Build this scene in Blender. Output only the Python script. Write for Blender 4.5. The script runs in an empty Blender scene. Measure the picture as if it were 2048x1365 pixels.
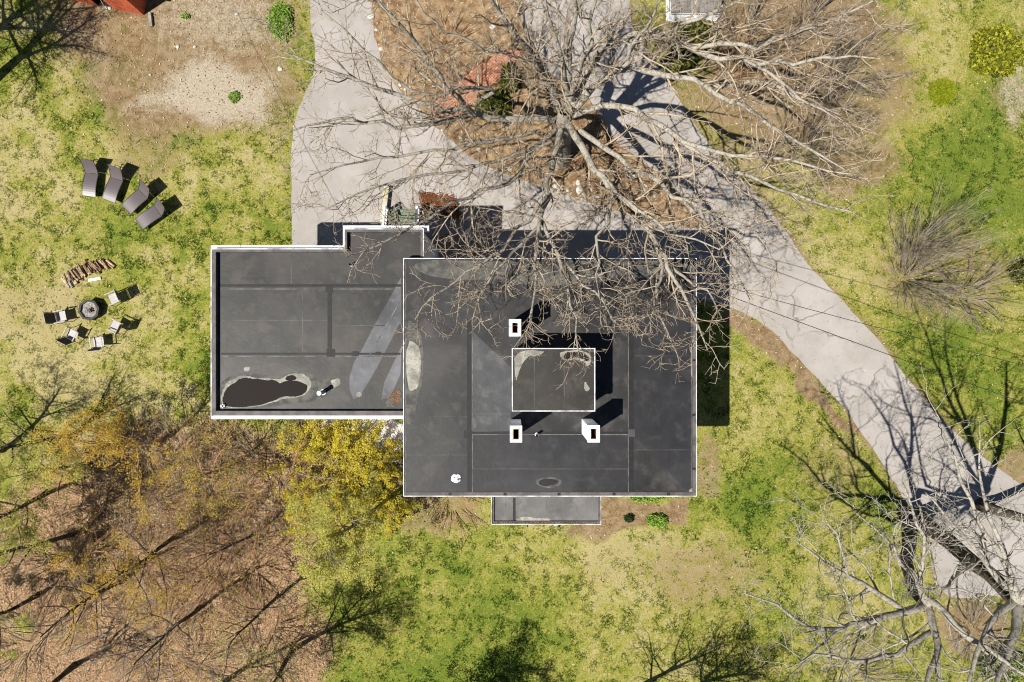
import bpy, bmesh, math, random
import numpy as np
from mathutils import Vector

# ------------------------------------------------------------------ camera, sky, sun, exposure
scene = bpy.context.scene
COL = scene.collection
CAMZ, F = 34.0, 1365.0                      # camera height (m), focal length in photo pixels
cam_data = bpy.data.cameras.new('camera')
cam_data.sensor_width = 36.0
cam_data.lens = 36.0 * F / 2048.0
cam_data.clip_end = 3000.0
cam = bpy.data.objects.new('camera', cam_data)
cam.location = (0, 0, CAMZ)
cam.rotation_euler = (0, 0, 0)
COL.objects.link(cam)
scene.camera = cam
scene.cycles.filter_width = 1.1

SUN_EL, SUN_AZ = math.radians(57.5), math.radians(33.0)   # shadows fall towards +x, +y
world = bpy.data.worlds.new('World')
scene.world = world
world.use_nodes = True
wn = world.node_tree.nodes
wl = world.node_tree.links
wn.clear()
sky = wn.new('ShaderNodeTexSky')
sky.sky_type = 'NISHITA'
sky.sun_disc = False
sky.sun_elevation = SUN_EL
sky.sun_rotation = math.radians(237)
sky.altitude = 300
sky.air_density = 0.7
sky.dust_density = 0.3
sky.ozone_density = 1.4
bgn = wn.new('ShaderNodeBackground')
bgn.inputs['Strength'].default_value = 0.05
wo = wn.new('ShaderNodeOutputWorld')
wl.new(sky.outputs[0], bgn.inputs['Color'])
wl.new(bgn.outputs[0], wo.inputs['Surface'])

sun_data = bpy.data.lights.new('sun', 'SUN')
sun_data.energy = 5.0
sun_data.angle = math.radians(0.5)
sun_data.color = (1.0, 0.955, 0.88)
sun = bpy.data.objects.new('sun', sun_data)
sdir = Vector((math.cos(SUN_AZ) * math.cos(SUN_EL), math.sin(SUN_AZ) * math.cos(SUN_EL), -math.sin(SUN_EL)))
sun.rotation_euler = sdir.to_track_quat('-Z', 'Y').to_euler()
sun.location = (-30, -20, 60)
COL.objects.link(sun)

vs = scene.view_settings
vs.view_transform = 'Standard'
vs.look = 'None'
vs.exposure = 1.0
vs.gamma = 1.0
vs.use_curve_mapping = False

# ------------------------------------------------------------------ helpers
RNG = np.random.default_rng(7)
random.seed(7)


def W(px, py, z=0.0):
    """a photo pixel at a known height -> a point"""
    k = (CAMZ - z) / F
    return ((px - 1024.0) * k, (682.5 - py) * k, z)


def srgb(r, g, b):
    def f(c):
        c /= 255.0
        return c / 12.92 if c <= 0.04045 else ((c + 0.055) / 1.055) ** 2.4
    return (f(r), f(g), f(b), 1.0)


def alb(r, g, b, gain=2.45):
    """seen sunlit sRGB colour -> base colour"""
    c = srgb(r, g, b)
    return (min(c[0] / gain, .9), min(c[1] / gain, .9), min(c[2] / gain, .9), 1.0)


def vnoise(x, y, seed=0):
    xi = np.floor(x).astype(np.int64); yi = np.floor(y).astype(np.int64)
    xf = x - xi; yf = y - yi
    u = xf * xf * (3 - 2 * xf); v = yf * yf * (3 - 2 * yf)

    def h(a, b):
        n = (a * 374761393 + b * 668265263 + seed * 1442695041) & 0xFFFFFFFF
        n = ((n ^ (n >> 13)) * 1274126177) & 0xFFFFFFFF
        n = n ^ (n >> 16)
        return (n & 0xFFFF) / 65535.0
    return (h(xi, yi) * (1 - u) + h(xi + 1, yi) * u) * (1 - v) + (h(xi, yi + 1) * (1 - u) + h(xi + 1, yi + 1) * u) * v


def fbm(x, y, seed=0, octs=4):
    s = 0; a = 0.5; t = 0
    for o in range(octs):
        s = s + a * vnoise(x, y, seed + o * 17); t += a
        x = x * 2.03 + 3.1; y = y * 2.03 + 1.7; a *= 0.5
    return s / t


def sstep(a, b, x):
    t = np.clip((x - a) / (b - a), 0, 1)
    return t * t * (3 - 2 * t)


def poly_sd(px, py, poly):
    """signed distance to polygon, positive inside"""
    P = np.array(poly, float)
    d = np.full(px.shape, 1e18); ins = np.zeros(px.shape, bool)
    n = len(P)
    for i in range(n):
        a = P[i]; b = P[(i + 1) % n]
        e = b - a
        t = np.clip(((px - a[0]) * e[0] + (py - a[1]) * e[1]) / (e @ e + 1e-9), 0, 1)
        d = np.minimum(d, (px - a[0] - t * e[0]) ** 2 + (py - a[1] - t * e[1]) ** 2)
        if a[1] != b[1]:
            c = ((a[1] <= py) & (py < b[1])) | ((b[1] <= py) & (py < a[1]))
            ins ^= c & (px < (b[0] - a[0]) * (py - a[1]) / (b[1] - a[1]) + a[0])
    d = np.sqrt(d)
    return np.where(ins, d, -d)


def tag(o, label=None, cat=None, group=None, kind=None):
    if label: o['label'] = label
    if cat: o['category'] = cat
    if group: o['group'] = group
    if kind: o['kind'] = kind
    return o


def empty(name, loc, label=None, cat=None, group=None, rz=0.0):
    o = bpy.data.objects.new(name, None)
    o.empty_display_size = 0.3
    o.location = loc
    o.rotation_euler = (0, 0, rz)
    COL.objects.link(o)
    return tag(o, label, cat, group)


def link(name, me, material=None, parent=None, loc=None, rot=None):
    if material is not None and not me.materials:
        me.materials.append(material)
    o = bpy.data.objects.new(name, me)
    COL.objects.link(o)
    if parent is not None:
        o.parent = parent
    if loc is not None: o.location = loc
    if rot is not None: o.rotation_euler = rot
    return o


def tris_mesh(name, V, Fc, smooth=False, colors=None):
    """fast mesh of equal-size faces"""
    V = np.asarray(V, np.float32); Fc = np.asarray(Fc, np.int32)
    me = bpy.data.meshes.new(name)
    me.vertices.add(len(V))
    me.vertices.foreach_set('co', V.ravel())
    k = Fc.shape[1]
    me.loops.add(Fc.size)
    me.loops.foreach_set('vertex_index', Fc.ravel())
    me.polygons.add(len(Fc))
    me.polygons.foreach_set('loop_start', np.arange(0, Fc.size, k, dtype=np.int32))
    if smooth:
        me.polygons.foreach_set('use_smooth', np.ones(len(Fc), bool))
    me.update(calc_edges=True)
    if colors is not None:
        at = me.color_attributes.new('Col', 'FLOAT_COLOR', 'POINT')
        c = np.ones((len(V), 4), np.float32); c[:, :3] = colors
        at.data.foreach_set('color', c.ravel())
    return me


class MB:
    """collects shapes into one mesh"""
    def __init__(s, org=(0, 0, 0)):
        s.v = []; s.f = []; s.o = org

    def add(s, vs_, fs_):
        n = len(s.v)
        s.v += [(a - s.o[0], b - s.o[1], c - s.o[2]) for a, b, c in vs_]
        s.f += [tuple(i + n for i in f) for f in fs_]

    def box(s, x0, x1, y0, y1, z0, z1):
        s.add([(x0, y0, z0), (x1, y0, z0), (x1, y1, z0), (x0, y1, z0), (x0, y0, z1), (x1, y0, z1), (x1, y1, z1), (x0, y1, z1)],
              [(3, 2, 1, 0), (4, 5, 6, 7), (0, 1, 5, 4), (1, 2, 6, 5), (2, 3, 7, 6), (3, 0, 4, 7)])

    def bar(s, a, b, w, h):
        a = Vector(a); b = Vector(b); t = (b - a).normalized()
        up = Vector((0, 0, 1)) if abs(t.z) < 0.95 else Vector((0, 1, 0))
        u = t.cross(up).normalized() * (w / 2); n = u.cross(t).normalized() * (h / 2)
        vv = [tuple(p + q) for p in (a, b) for q in (-u - n, u - n, u + n, -u + n)]
        s.add(vv, [(0, 3, 2, 1), (4, 5, 6, 7), (0, 1, 5, 4), (1, 2, 6, 5), (2, 3, 7, 6), (3, 0, 4, 7)])

    def tube(s, pts, r, n=8, r1=None, cap=True):
        pts = [Vector(p) for p in pts]; m = len(pts); base = []
        for i, p in enumerate(pts):
            t = (pts[min(i + 1, m - 1)] - pts[max(i - 1, 0)]).normalized()
            up = Vector((0, 0, 1)) if abs(t.z) < 0.9 else Vector((1, 0, 0))
            u = t.cross(up).normalized(); v = t.cross(u)
            rr = r if r1 is None else r + (r1 - r) * i / (m - 1)
            base += [tuple(p + (u * math.cos(2 * math.pi * k / n) + v * math.sin(2 * math.pi * k / n)) * rr) for k in range(n)]
        fs_ = []
        for i in range(m - 1):
            for k in range(n):
                fs_.append((i * n + k, i * n + (k + 1) % n, (i + 1) * n + (k + 1) % n, (i + 1) * n + k))
        if cap:
            fs_.append(tuple(range(n - 1, -1, -1))); fs_.append(tuple((m - 1) * n + k for k in range(n)))
        s.add(base, fs_)

    def ring(s, outer, inner, z0, z1):
        """frame between two rectangles (x0,x1,y0,y1)"""
        ax0, ax1, ay0, ay1 = outer; bx0, bx1, by0, by1 = inner
        s.box(ax0, ax1, ay0, by0, z0, z1); s.box(ax0, ax1, by1, ay1, z0, z1)
        s.box(ax0, bx0, by0, by1, z0, z1); s.box(bx1, ax1, by0, by1, z0, z1)

    def build(s, name, material, parent=None, bevel=0, smooth=False, loc=None):
        me = bpy.data.meshes.new(name)
        me.from_pydata(s.v, [], s.f)
        if bevel:
            bm = bmesh.new(); bm.from_mesh(me)
            bmesh.ops.bevel(bm, geom=bm.edges[:], offset=bevel, segments=1, affect='EDGES')
            bm.to_mesh(me); bm.free()
        if smooth:
            me.polygons.foreach_set('use_smooth', [True] * len(me.polygons))
        me.update()
        return link(name, me, material, parent, loc if loc is not None else (s.o if parent is None else None))


def smooth_poly(pts, it=2, jit=0.0, seed=1):
    P = np.array(pts, float)
    for k in range(it):
        Q = np.roll(P, -1, 0)
        P = np.stack([P * .75 + Q * .25, P * .25 + Q * .75], 1).reshape(-1, 2)
    if jit:
        r = np.random.default_rng(seed)
        P = P + r.normal(0, jit, P.shape)
    return P


def sheet(name, pts, z, material, parent=None, it=2, jit=0.0, seed=1, thick=0.0):
    """flat polygon given in photo pixels, lying at height z"""
    P = smooth_poly(pts, it, jit, seed) if it or jit else np.array(pts, float)
    V = [W(a, b, z) for a, b in P]
    n = len(V)
    fs_ = [tuple(range(n))]
    if thick:
        V += [(x, y, q - thick) for x, y, q in V]
        fs_ += [(i, n + i, n + (i + 1) % n, (i + 1) % n) for i in range(n)]
    me = bpy.data.meshes.new(name)
    me.from_pydata(V, [], fs_)
    me.update()
    bm = bmesh.new(); bm.from_mesh(me)
    bm.faces.ensure_lookup_table()
    if bm.faces[0].normal.z < 0:
        bmesh.ops.reverse_faces(bm, faces=bm.faces[:])
    bmesh.ops.triangulate(bm, faces=[f for f in bm.faces if len(f.verts) > 4])
    bm.to_mesh(me); bm.free()
    return link(name, me, material, parent)


# ------------------------------------------------------------------ materials
def new_mat(name):
    m = bpy.data.materials.new(name)
    m.use_nodes = True
    nt = m.node_tree
    b = nt.nodes['Principled BSDF']
    b.inputs['Specular IOR Level'].default_value = 0.25
    return m, nt, b


def N(nt, t, **kw):
    n = nt.nodes.new(t)
    for k, v in kw.items():
        if k in n.inputs: n.inputs[k].default_value = v
        else: setattr(n, k, v)
    return n


def mixc(nt, fac, a, b):
    m = nt.nodes.new('ShaderNodeMix'); m.data_type = 'RGBA'
    for i, s in ((0, fac), (6, a), (7, b)):
        if hasattr(s, 'is_output'): nt.links.new(s, m.inputs[i])
        else: m.inputs[i].default_value = s
    return m.outputs[2]


def mathn(nt, op, a, b=None, clamp=False):
    m = nt.nodes.new('ShaderNodeMath'); m.operation = op; m.use_clamp = clamp
    for i, s in ((0, a), (1, b)):
        if s is None: continue
        if hasattr(s, 'is_output'): nt.links.new(s, m.inputs[i])
        else: m.inputs[i].default_value = s
    return m.outputs[0]


def ramp(nt, val, lo, hi):
    m = nt.nodes.new('ShaderNodeMapRange'); m.clamp = True
    m.interpolation_type = 'SMOOTHSTEP'
    nt.links.new(val, m.inputs[0])
    m.inputs[1].default_value = lo; m.inputs[2].default_value = hi
    return m.outputs[0]


def noise(nt, vec, scale, detail=4, rough=.55, dist=0.0):
    n = nt.nodes.new('ShaderNodeTexNoise')
    n.inputs['Scale'].default_value = scale
    n.inputs['Detail'].default_value = detail
    n.inputs['Roughness'].default_value = rough
    n.inputs['Distortion'].default_value = dist
    nt.links.new(vec, n.inputs['Vector'])
    return n.outputs['Fac']


def pos(nt):
    return nt.nodes.new('ShaderNodeNewGeometry').outputs['Position']


def bump(nt, b, h, strength=.4, dist=.02):
    n = nt.nodes.new('ShaderNodeBump')
    n.inputs['Strength'].default_value = strength
    n.inputs['Distance'].default_value = dist
    nt.links.new(h, n.inputs['Height'])
    nt.links.new(n.outputs[0], b.inputs['Normal'])


def simple(name, c1, c2, scale=4.0, rough=.7, spec=.25, lo=.35, hi=.65, metal=0.0, bmp=0.0, stretch=None, fine=0, vary=0.0):
    m, nt, b = new_mat(name)
    v = pos(nt)
    if stretch:
        mp = nt.nodes.new('ShaderNodeMapping'); mp.inputs['Scale'].default_value = stretch
        nt.links.new(v, mp.inputs[0]); v = mp.outputs[0]
    n1 = noise(nt, v, scale, 5, .6)
    c = mixc(nt, ramp(nt, n1, lo, hi), c1, c2)
    if fine:
        n2 = noise(nt, v, fine, 2)
        c = mixc(nt, mathn(nt, 'MULTIPLY', ramp(nt, n2, .45, .75), .5), c, tuple(x * .45 for x in c1[:3]) + (1,))
    if vary:
        oi = nt.nodes.new('ShaderNodeObjectInfo')
        hs = nt.nodes.new('ShaderNodeHueSaturation')
        nt.links.new(c, hs.inputs['Color'])
        nt.links.new(mathn(nt, 'ADD', mathn(nt, 'MULTIPLY', oi.outputs['Random'], 2 * vary), 1 - vary), hs.inputs['Value'])
        c = hs.outputs[0]
    nt.links.new(c, b.inputs['Base Color'])
    b.inputs['Roughness'].default_value = rough
    b.inputs['Specular IOR Level'].default_value = spec
    b.inputs['Metallic'].default_value = metal
    if bmp: bump(nt, b, n1, bmp, .02)
    return m


def attr_mat(name, rough=.8, spec=.1, trans=0.0):
    m, nt, b = new_mat(name)
    a = nt.nodes.new('ShaderNodeAttribute'); a.attribute_name = 'Col'
    nt.links.new(a.outputs['Color'], b.inputs['Base Color'])
    b.inputs['Roughness'].default_value = rough
    b.inputs['Specular IOR Level'].default_value = spec
    if trans:
        t = nt.nodes.new('ShaderNodeBsdfTranslucent')
        nt.links.new(a.outputs['Color'], t.inputs['Color'])
        mx = nt.nodes.new('ShaderNodeMixShader'); mx.inputs[0].default_value = trans
        nt.links.new(b.outputs[0], mx.inputs[1]); nt.links.new(t.outputs[0], mx.inputs[2])
        nt.links.new(mx.outputs[0], nt.nodes['Material Output'].inputs['Surface'])
    return m


# --- ground
def ground_material():
    m, nt, b = new_mat('lawn_ground')
    p = pos(nt)
    a = nt.nodes.new('ShaderNodeAttribute'); a.attribute_name = 'cover'
    sep = nt.nodes.new('ShaderNodeSeparateColor'); nt.links.new(a.outputs['Color'], sep.inputs[0])
    soil, litter, dry, pale = sep.outputs[0], sep.outputs[1], sep.outputs[2], a.outputs['Alpha']
    nf = noise(nt, p, 11.0, 4, .65)
    nm = noise(nt, p, 2.6, 4, .6, .6)
    nl = noise(nt, p, .55, 3, .6)
    ng = noise(nt, p, 34.0, 2, .6)
    # grass: green against straw
    t = mathn(nt, 'ADD', dry, mathn(nt, 'MULTIPLY', mathn(nt, 'SUBTRACT', nm, .5), 1.05))
    t = mathn(nt, 'ADD', t, mathn(nt, 'MULTIPLY', mathn(nt, 'SUBTRACT', nf, .5), 1.7))
    green = mixc(nt, nl, alb(100, 128, 38), alb(154, 170, 70))
    straw = mixc(nt, nl, alb(206, 192, 116), alb(230, 214, 164))
    mid = alb(184, 180, 84)
    g = mixc(nt, ramp(nt, t, .18, .52), green, mid)
    g = mixc(nt, ramp(nt, t, .5, .85), g, straw)
    # soil
    s = mixc(nt, ramp(nt, nm, .3, .7), alb(146, 116, 82), alb(192, 166, 128))
    s = mixc(nt, mathn(nt, 'MULTIPLY', ramp(nt, nl, .45, .7), .55), s, alb(198, 176, 144))
    s = mixc(nt, ramp(nt, nf, .5, .75), s, alb(206, 184, 150))
    # leaf litter
    l = mixc(nt, ramp(nt, nf, .34, .62), alb(138, 96, 64), alb(226, 186, 142))
    l = mixc(nt, mathn(nt, 'MULTIPLY', ramp(nt, nm, .5, .7), .6), l, alb(168, 118, 78))
    l = mixc(nt, ramp(nt, ng, .5, .7), l, alb(252, 228, 192))
    # pale sand and grit
    q = mixc(nt, ramp(nt, nf, .25, .75), alb(200, 182, 152), alb(242, 230, 208))

    nx_ = mathn(nt, 'ADD', mathn(nt, 'MULTIPLY', nf, .6), mathn(nt, 'MULTIPLY', nm, .6))

    def w(x, k=1.3):
        return ramp(nt, mathn(nt, 'ADD', x, mathn(nt, 'MULTIPLY', mathn(nt, 'SUBTRACT', nx_, .6), k)), .12, .88)
    c = mixc(nt, w(soil), g, s)
    c = mixc(nt, w(litter), c, l)
    c = mixc(nt, w(pale), c, q)
    c = mixc(nt, mathn(nt, 'MULTIPLY', ramp(nt, ng, .52, .3), .45), c, (.02, .022, .006, 1))
    nt.links.new(c, b.inputs['Base Color'])
    b.inputs['Roughness'].default_value = .95
    b.inputs['Specular IOR Level'].default_value = .05
    hh = mathn(nt, 'ADD', nf, mathn(nt, 'MULTIPLY', ng, .6))
    bump(nt, b, hh, .8, .05)
    return m


def drive_material():
    m, nt, b = new_mat('worn_asphalt')
    p = pos(nt)
    n0 = noise(nt, p, .35, 3, .6)
    n1 = noise(nt, p, 1.7, 5, .65)
    n2 = noise(nt, p, 40, 2, .6)
    c = mixc(nt, ramp(nt, n0, .35, .65), alb(198, 191, 183), alb(216, 208, 202))
    c = mixc(nt, mathn(nt, 'MULTIPLY', ramp(nt, n1, .5, .72), .45), c, alb(184, 176, 160))
    c = mixc(nt, mathn(nt, 'MULTIPLY', ramp(nt, n2, .5, .7), .3), c, alb(146, 138, 128))
    vz = nt.nodes.new('ShaderNodeTexVoronoi'); vz.feature = 'DISTANCE_TO_EDGE'; vz.inputs['Scale'].default_value = .33
    nt.links.new(p, vz.inputs['Vector'])
    n3 = noise(nt, p, .9, 3, .6, .4)
    c = mixc(nt, mathn(nt, 'MULTIPLY', ramp(nt, n3, .56, .68), .35), c, alb(168, 160, 150))
    wob = nt.nodes.new('ShaderNodeVectorMath'); wob.operation = 'MULTIPLY_ADD'
    nz = nt.nodes.new('ShaderNodeTexNoise'); nz.inputs['Scale'].default_value = 1.2; nt.links.new(p, nz.inputs['Vector'])
    nt.links.new(nz.outputs['Color'], wob.inputs[0]); wob.inputs[1].default_value = (1.1, 1.1, 0); nt.links.new(p, wob.inputs[2])
    nt.links.new(wob.outputs[0], vz.inputs['Vector'])
    crack = mathn(nt, 'MULTIPLY', ramp(nt, vz.outputs['Distance'], .016, .004), ramp(nt, n0, .44, .56))
    c = mixc(nt, mathn(nt, 'MULTIPLY', crack, .55), c, alb(110, 102, 92))
    nt.links.new(c, b.inputs['Base Color'])
    b.inputs['Roughness'].default_value = .9
    b.inputs['Specular IOR Level'].default_value = .12
    bump(nt, b, n2, .25, .01)
    return m


def roof_material(name, c1, c2, dust, rough=.5):
    m, nt, b = new_mat(name)
    p = pos(nt)
    n0 = noise(nt, p, .5, 4, .6, .4)
    n1 = noise(nt, p, 2.2, 4, .6, .15)
    mp = nt.nodes.new('ShaderNodeMapping'); mp.inputs['Scale'].default_value = (6, .5, 1); nt.links.new(p, mp.inputs[0])
    n2 = noise(nt, mp.outputs[0], 2.0, 3, .6)
    n3 = noise(nt, p, 30, 2, .6)
    n4 = noise(nt, p, .22, 3, .55, .3)
    c = mixc(nt, ramp(nt, n0, .32, .68), c1, c2)
    c = mixc(nt, mathn(nt, 'MULTIPLY', ramp(nt, n4, .48, .66), .55), c, dust)
    c = mixc(nt, mathn(nt, 'MULTIPLY', ramp(nt, n1, .5, .72), .6), c, dust)
    n5 = noise(nt, p, 1.1, 3, .5, .2)
    c = mixc(nt, mathn(nt, 'MULTIPLY', ramp(nt, n5, .58, .7), .35), c, tuple(x * k for x, k in zip(dust[:3], (1.25, 1.1, 1.05))) + (1,))
    c = mixc(nt, mathn(nt, 'MULTIPLY', ramp(nt, n2, .55, .8), .25), c, dust)
    c = mixc(nt, mathn(nt, 'MULTIPLY', ramp(nt, n3, .5, .8), .25), c, tuple(x * .5 for x in c1[:3]) + (1,))
    nt.links.new(c, b.inputs['Base Color'])
    nt.links.new(mathn(nt, 'ADD', mathn(nt, 'MULTIPLY', n1, .3), rough - .15), b.inputs['Roughness'])
    b.inputs['Specular IOR Level'].default_value = .25
    bump(nt, b, mathn(nt, 'ADD', n0, mathn(nt, 'MULTIPLY', n1, .3)), .25, .06)
    return m


def bark_material(name, dark, light, scale=9.0, speck=.6):
    m, nt, b = new_mat(name)
    p = pos(nt)
    n1 = noise(nt, p, scale, 5, .65, .3)
    n2 = noise(nt, p, 1.3, 3, .6)
    n3 = noise(nt, p, 45, 2, .6)
    f = mathn(nt, 'ADD', mathn(nt, 'MULTIPLY', n1, .6), mathn(nt, 'MULTIPLY', n2, .4))
    c = mixc(nt, ramp(nt, f, .38, .56), dark, light)
    c = mixc(nt, mathn(nt, 'MULTIPLY', ramp(nt, n3, .52, .72), speck), c, tuple(x * .35 for x in dark[:3]) + (1,))
    nt.links.new(c, b.inputs['Base Color'])
    b.inputs['Roughness'].default_value = .9
    b.inputs['Specular IOR Level'].default_value = .1
    bump(nt, b, n1, .5, .03)
    return m


MAT = {}
MAT['ground'] = ground_material()
MAT['drive'] = drive_material()
MAT['roof'] = roof_material('dark_rubber_membrane', alb(38, 38, 40), alb(60, 59, 58), alb(88, 86, 84))
MAT['roof_wing'] = roof_material('grey_rubber_membrane', alb(40, 41, 40), alb(66, 65, 63), alb(96, 90, 87))
MAT['roof_pent'] = roof_material('olive_grey_membrane', alb(52, 50, 45), alb(72, 69, 63), alb(96, 92, 82))
MAT['roof_porch'] = roof_material('pale_grey_membrane', alb(98, 97, 98), alb(126, 124, 123), alb(150, 148, 145))
MAT['slope_tint_and_patch'] = roof_material('light_slope_tint_and_patch', alb(66, 68, 71), alb(90, 92, 94), alb(118, 118, 118))  # lighter facet shading and wet dust put into the colour; also a real patch
MAT['slope_shade'] = roof_material('dark_slope_shade', alb(40, 40, 43), alb(52, 51, 55), alb(70, 70, 72))  # darker facet shading, with wet dust, painted in as colour
MAT['panel_pale'] = roof_material('bleached_membrane_strip', alb(76, 78, 82), alb(116, 117, 123), alb(142, 142, 147))
MAT['seam_dark'] = simple('seam_tape', alb(24, 24, 26), alb(38, 38, 39), 5, .6)
MAT['seam_light'] = simple('dusty_seam_edge', alb(88, 88, 88), alb(146, 143, 138), 2.0, .7)
MAT['sediment'] = simple('dried_silt', alb(158, 156, 146), alb(214, 210, 196), 2.0, .9, .1, fine=14)
MAT['sediment_thin'] = simple('thin_dust_film', alb(94, 94, 92), alb(130, 128, 120), 3.0, .85, .1)
MAT['white'] = simple('white_paint', (.74, .74, .74, 1), (.82, .82, .82, 1), 3, .55, .3)
MAT['edge'] = simple('weathered_white_edge', (.26, .26, .27, 1), (.66, .66, .66, 1), 1.6, .5, .3, .36, .6)
MAT['siding'] = simple('white_siding', (.60, .62, .66, 1), (.70, .71, .74, 1), 1.5, .6, .3, stretch=(1, 1, 8))
MAT['coping'] = simple('grey_membrane_coping', alb(92, 88, 88), alb(124, 118, 116), 3, .65, .3)
MAT['dark_metal'] = simple('dark_metal', (.008, .008, .008, 1), (.022, .02, .018, 1), 12, .6, .25)
MAT['steel'] = simple('galvanised_steel', (.20, .22, .23, 1), (.30, .32, .33, 1), 20, .4, .5, metal=.3)
MAT['black'] = simple('soot', (.004, .004, .004, 1), (.012, .009, .008, 1), 8, .9, .05)
MAT['flue'] = simple('clay_flue', (.10, .03, .018, 1), (.18, .06, .035, 1), 8, .9, .1)
MAT['mortar'] = simple('mortar_wash', (.30, .26, .19, 1), (.45, .41, .33, 1), 14, .9, .1)
MAT['brown_leaf'] = simple('brown_leaves', (.14, .05, .02, 1), (.26, .12, .05, 1), 20, .9, .1)
MAT['mulch'] = simple('bark_mulch', alb(144, 114, 84), alb(208, 178, 136), 3.0, .95, .05, .34, .66, bmp=.7, fine=26)
MAT['brick'] = simple('red_paving_brick', alb(216, 144, 112), alb(238, 178, 146), 6, .85, .15, vary=.14)
MAT['sand_joint'] = simple('joint_sand', alb(130, 84, 64), alb(160, 112, 86), 8, .95, .05)
MAT['stone'] = simple('pale_fieldstone', alb(226, 220, 206), alb(252, 248, 236), 7, .9, .15, vary=.15)
MAT['cream'] = simple('cream_capstone', alb(226, 214, 176), alb(246, 238, 212), 5, .85, .15, fine=16)
MAT['green_paint'] = simple('green_deck_paint', alb(112, 134, 112), alb(150, 168, 142), 6, .7, .25, vary=.1, fine=18)
MAT['grey_wood'] = simple('silvered_deck_wood', alb(150, 142, 134), alb(182, 174, 166), 4, .85, .15, stretch=(1, 8, 1), vary=.1)
MAT['red_board'] = simple('red_barn_paint', (.34, .065, .03, 1), (.48, .12, .055, 1), 6, .8, .2, stretch=(3, 3, 1), vary=.06, fine=20)
MAT['shed_roof'] = simple('shed_shingle', (.02, .02, .022, 1), (.04, .04, .042, 1), 6, .9, .1)
MAT['timber'] = simple('weathered_timber', alb(120, 84, 52), alb(164, 124, 84), 5, .9, .1, fine=20)
MAT['plank'] = simple('grey_plank', alb(168, 160, 148), alb(206, 198, 184), 4, .9, .1, fine=20)
MAT['granite'] = simple('pale_gravel', alb(196, 184, 174), alb(246, 238, 230), 6, .9, .15, .3, .6, bmp=.8, fine=16)
MAT['sling'] = simple('taupe_mesh_fabric', alb(102, 92, 94), alb(126, 115, 116), 5, .42, .5, stretch=(20, 20, 1))
MAT['chair_frame'] = simple('bronze_frame', alb(58, 50, 46), alb(84, 74, 70), 12, .4, .5)
MAT['canvas'] = simple('pale_canvas', alb(214, 208, 206), alb(238, 234, 232), 14, .75, .2)
MAT['canvas_dark'] = simple('brown_canvas', alb(92, 80, 72), alb(110, 98, 88), 14, .75, .2)
MAT['chair_rail'] = simple('silver_rail', alb(168, 160, 152), alb(206, 200, 192), 12, .4, .5)
MAT['ash'] = simple('wood_ash', alb(150, 144, 138), alb(214, 208, 200), 16, .95, .05, fine=24)
MAT['log_bark'] = simple('split_log', alb(170, 132, 94), alb(240, 212, 172), 10, .9, .1, vary=.45, fine=40)
MAT['log_white'] = simple('birch_log', alb(190, 172, 154), alb(240, 228, 212), 9, .9, .1, vary=.15, fine=40)
MAT['wire_yellow'] = simple('straw_cable', alb(206, 176, 104), alb(222, 196, 130), 4, .6)
MAT['wire_dark'] = simple('black_cable', (.012, .011, .01, 1), (.03, .028, .025, 1), 4, .6)
MAT['bark'] = bark_material('lichen_grey_bark', alb(132, 122, 106), alb(218, 210, 194))
MAT['bark_dark'] = bark_material('dark_furrowed_bark', alb(62, 54, 46), alb(136, 124, 108), 7)
MAT['bark_pale'] = bark_material('pale_bark', alb(150, 142, 128), alb(222, 214, 198), 8)
MAT['twig'] = bark_material('twig_bark', alb(152, 132, 110), alb(226, 208, 182), 5, .12)
MAT['twig_red'] = bark_material('russet_twig', alb(150, 108, 76), alb(236, 192, 148), 5, .12)
MAT['twig_grey'] = bark_material('grey_twig', alb(134, 122, 106), alb(208, 194, 174), 5, .12)
MAT['leaf'] = attr_mat('leaves', .6, .2, .4)
MAT['litter'] = attr_mat('dead_leaves', .85, .1, .15)
MAT['grass'] = attr_mat('grass_blades', .75, .12, .3)
MAT['wrap'] = simple('white_plastic', (.05, .06, .07, 1), (.5, .52, .54, 1), 7, .35, .5, .42, .52)
MAT['orange'] = simple('orange_plastic', (.55, .14, .02, 1), (.65, .2, .03, 1), 9, .4, .4)
m, nt, b = new_mat('roof_water')
b.inputs['Base Color'].default_value = (.018, .014, .011, 1)
b.inputs['Roughness'].default_value = .07
b.inputs['Specular IOR Level'].default_value = .5
bump(nt, b, noise(nt, pos(nt), 26, 2, .5), .16, .012)
MAT['water'] = m
m, nt, b = new_mat('window_glass')
b.inputs['Base Color'].default_value = (.02, .025, .03, 1)
b.inputs['Roughness'].default_value = .05
MAT['glass'] = m

# ------------------------------------------------------------------ ground
DRIVE = [(612, -620), (618, 40), (633, 100), (630, 145), (605, 200), (588, 240), (581, 330), (584, 430), (586, 540), (700, 560), (1200, 570), (1340, 575),
         (1400, 598), (1455, 612), (1500, 630), (1545, 662), (1600, 722), (1680, 805), (1735, 880), (1785, 960), (1820, 1020), (1858, 1060), (1868, 1130),
         (1880, 1188), (1935, 1200), (1990, 1185), (2060, 1230), (2600, 1420), (2600, 1180), (2070, 985), (1990, 935), (1925, 880), (1860, 815), (1800, 738), (1740, 660),
         (1680, 598), (1620, 535), (1575, 470), (1530, 400), (1455, 340), (1420, 290), (1372, 225), (1340, 165), (1300, 115), (1268, 70), (1255, 0), (1250, -620),
         (1050, -620), (745, -620)]
ISLAND = [(745, -620), (741, 20), (750, 80), (770, 140), (800, 180), (840, 218), (880, 262), (920, 300), (970, 332), (1020, 352), (1060, 366), (1110, 378),
          (1170, 400), (1230, 420), (1290, 440), (1405, 462), (1400, 425), (1355, 382), (1295, 330), (1225, 285), (1205, 235), (1160, 180), (1100, 150), (1058, 100), (1048, 40), (1005, -620)]
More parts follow.
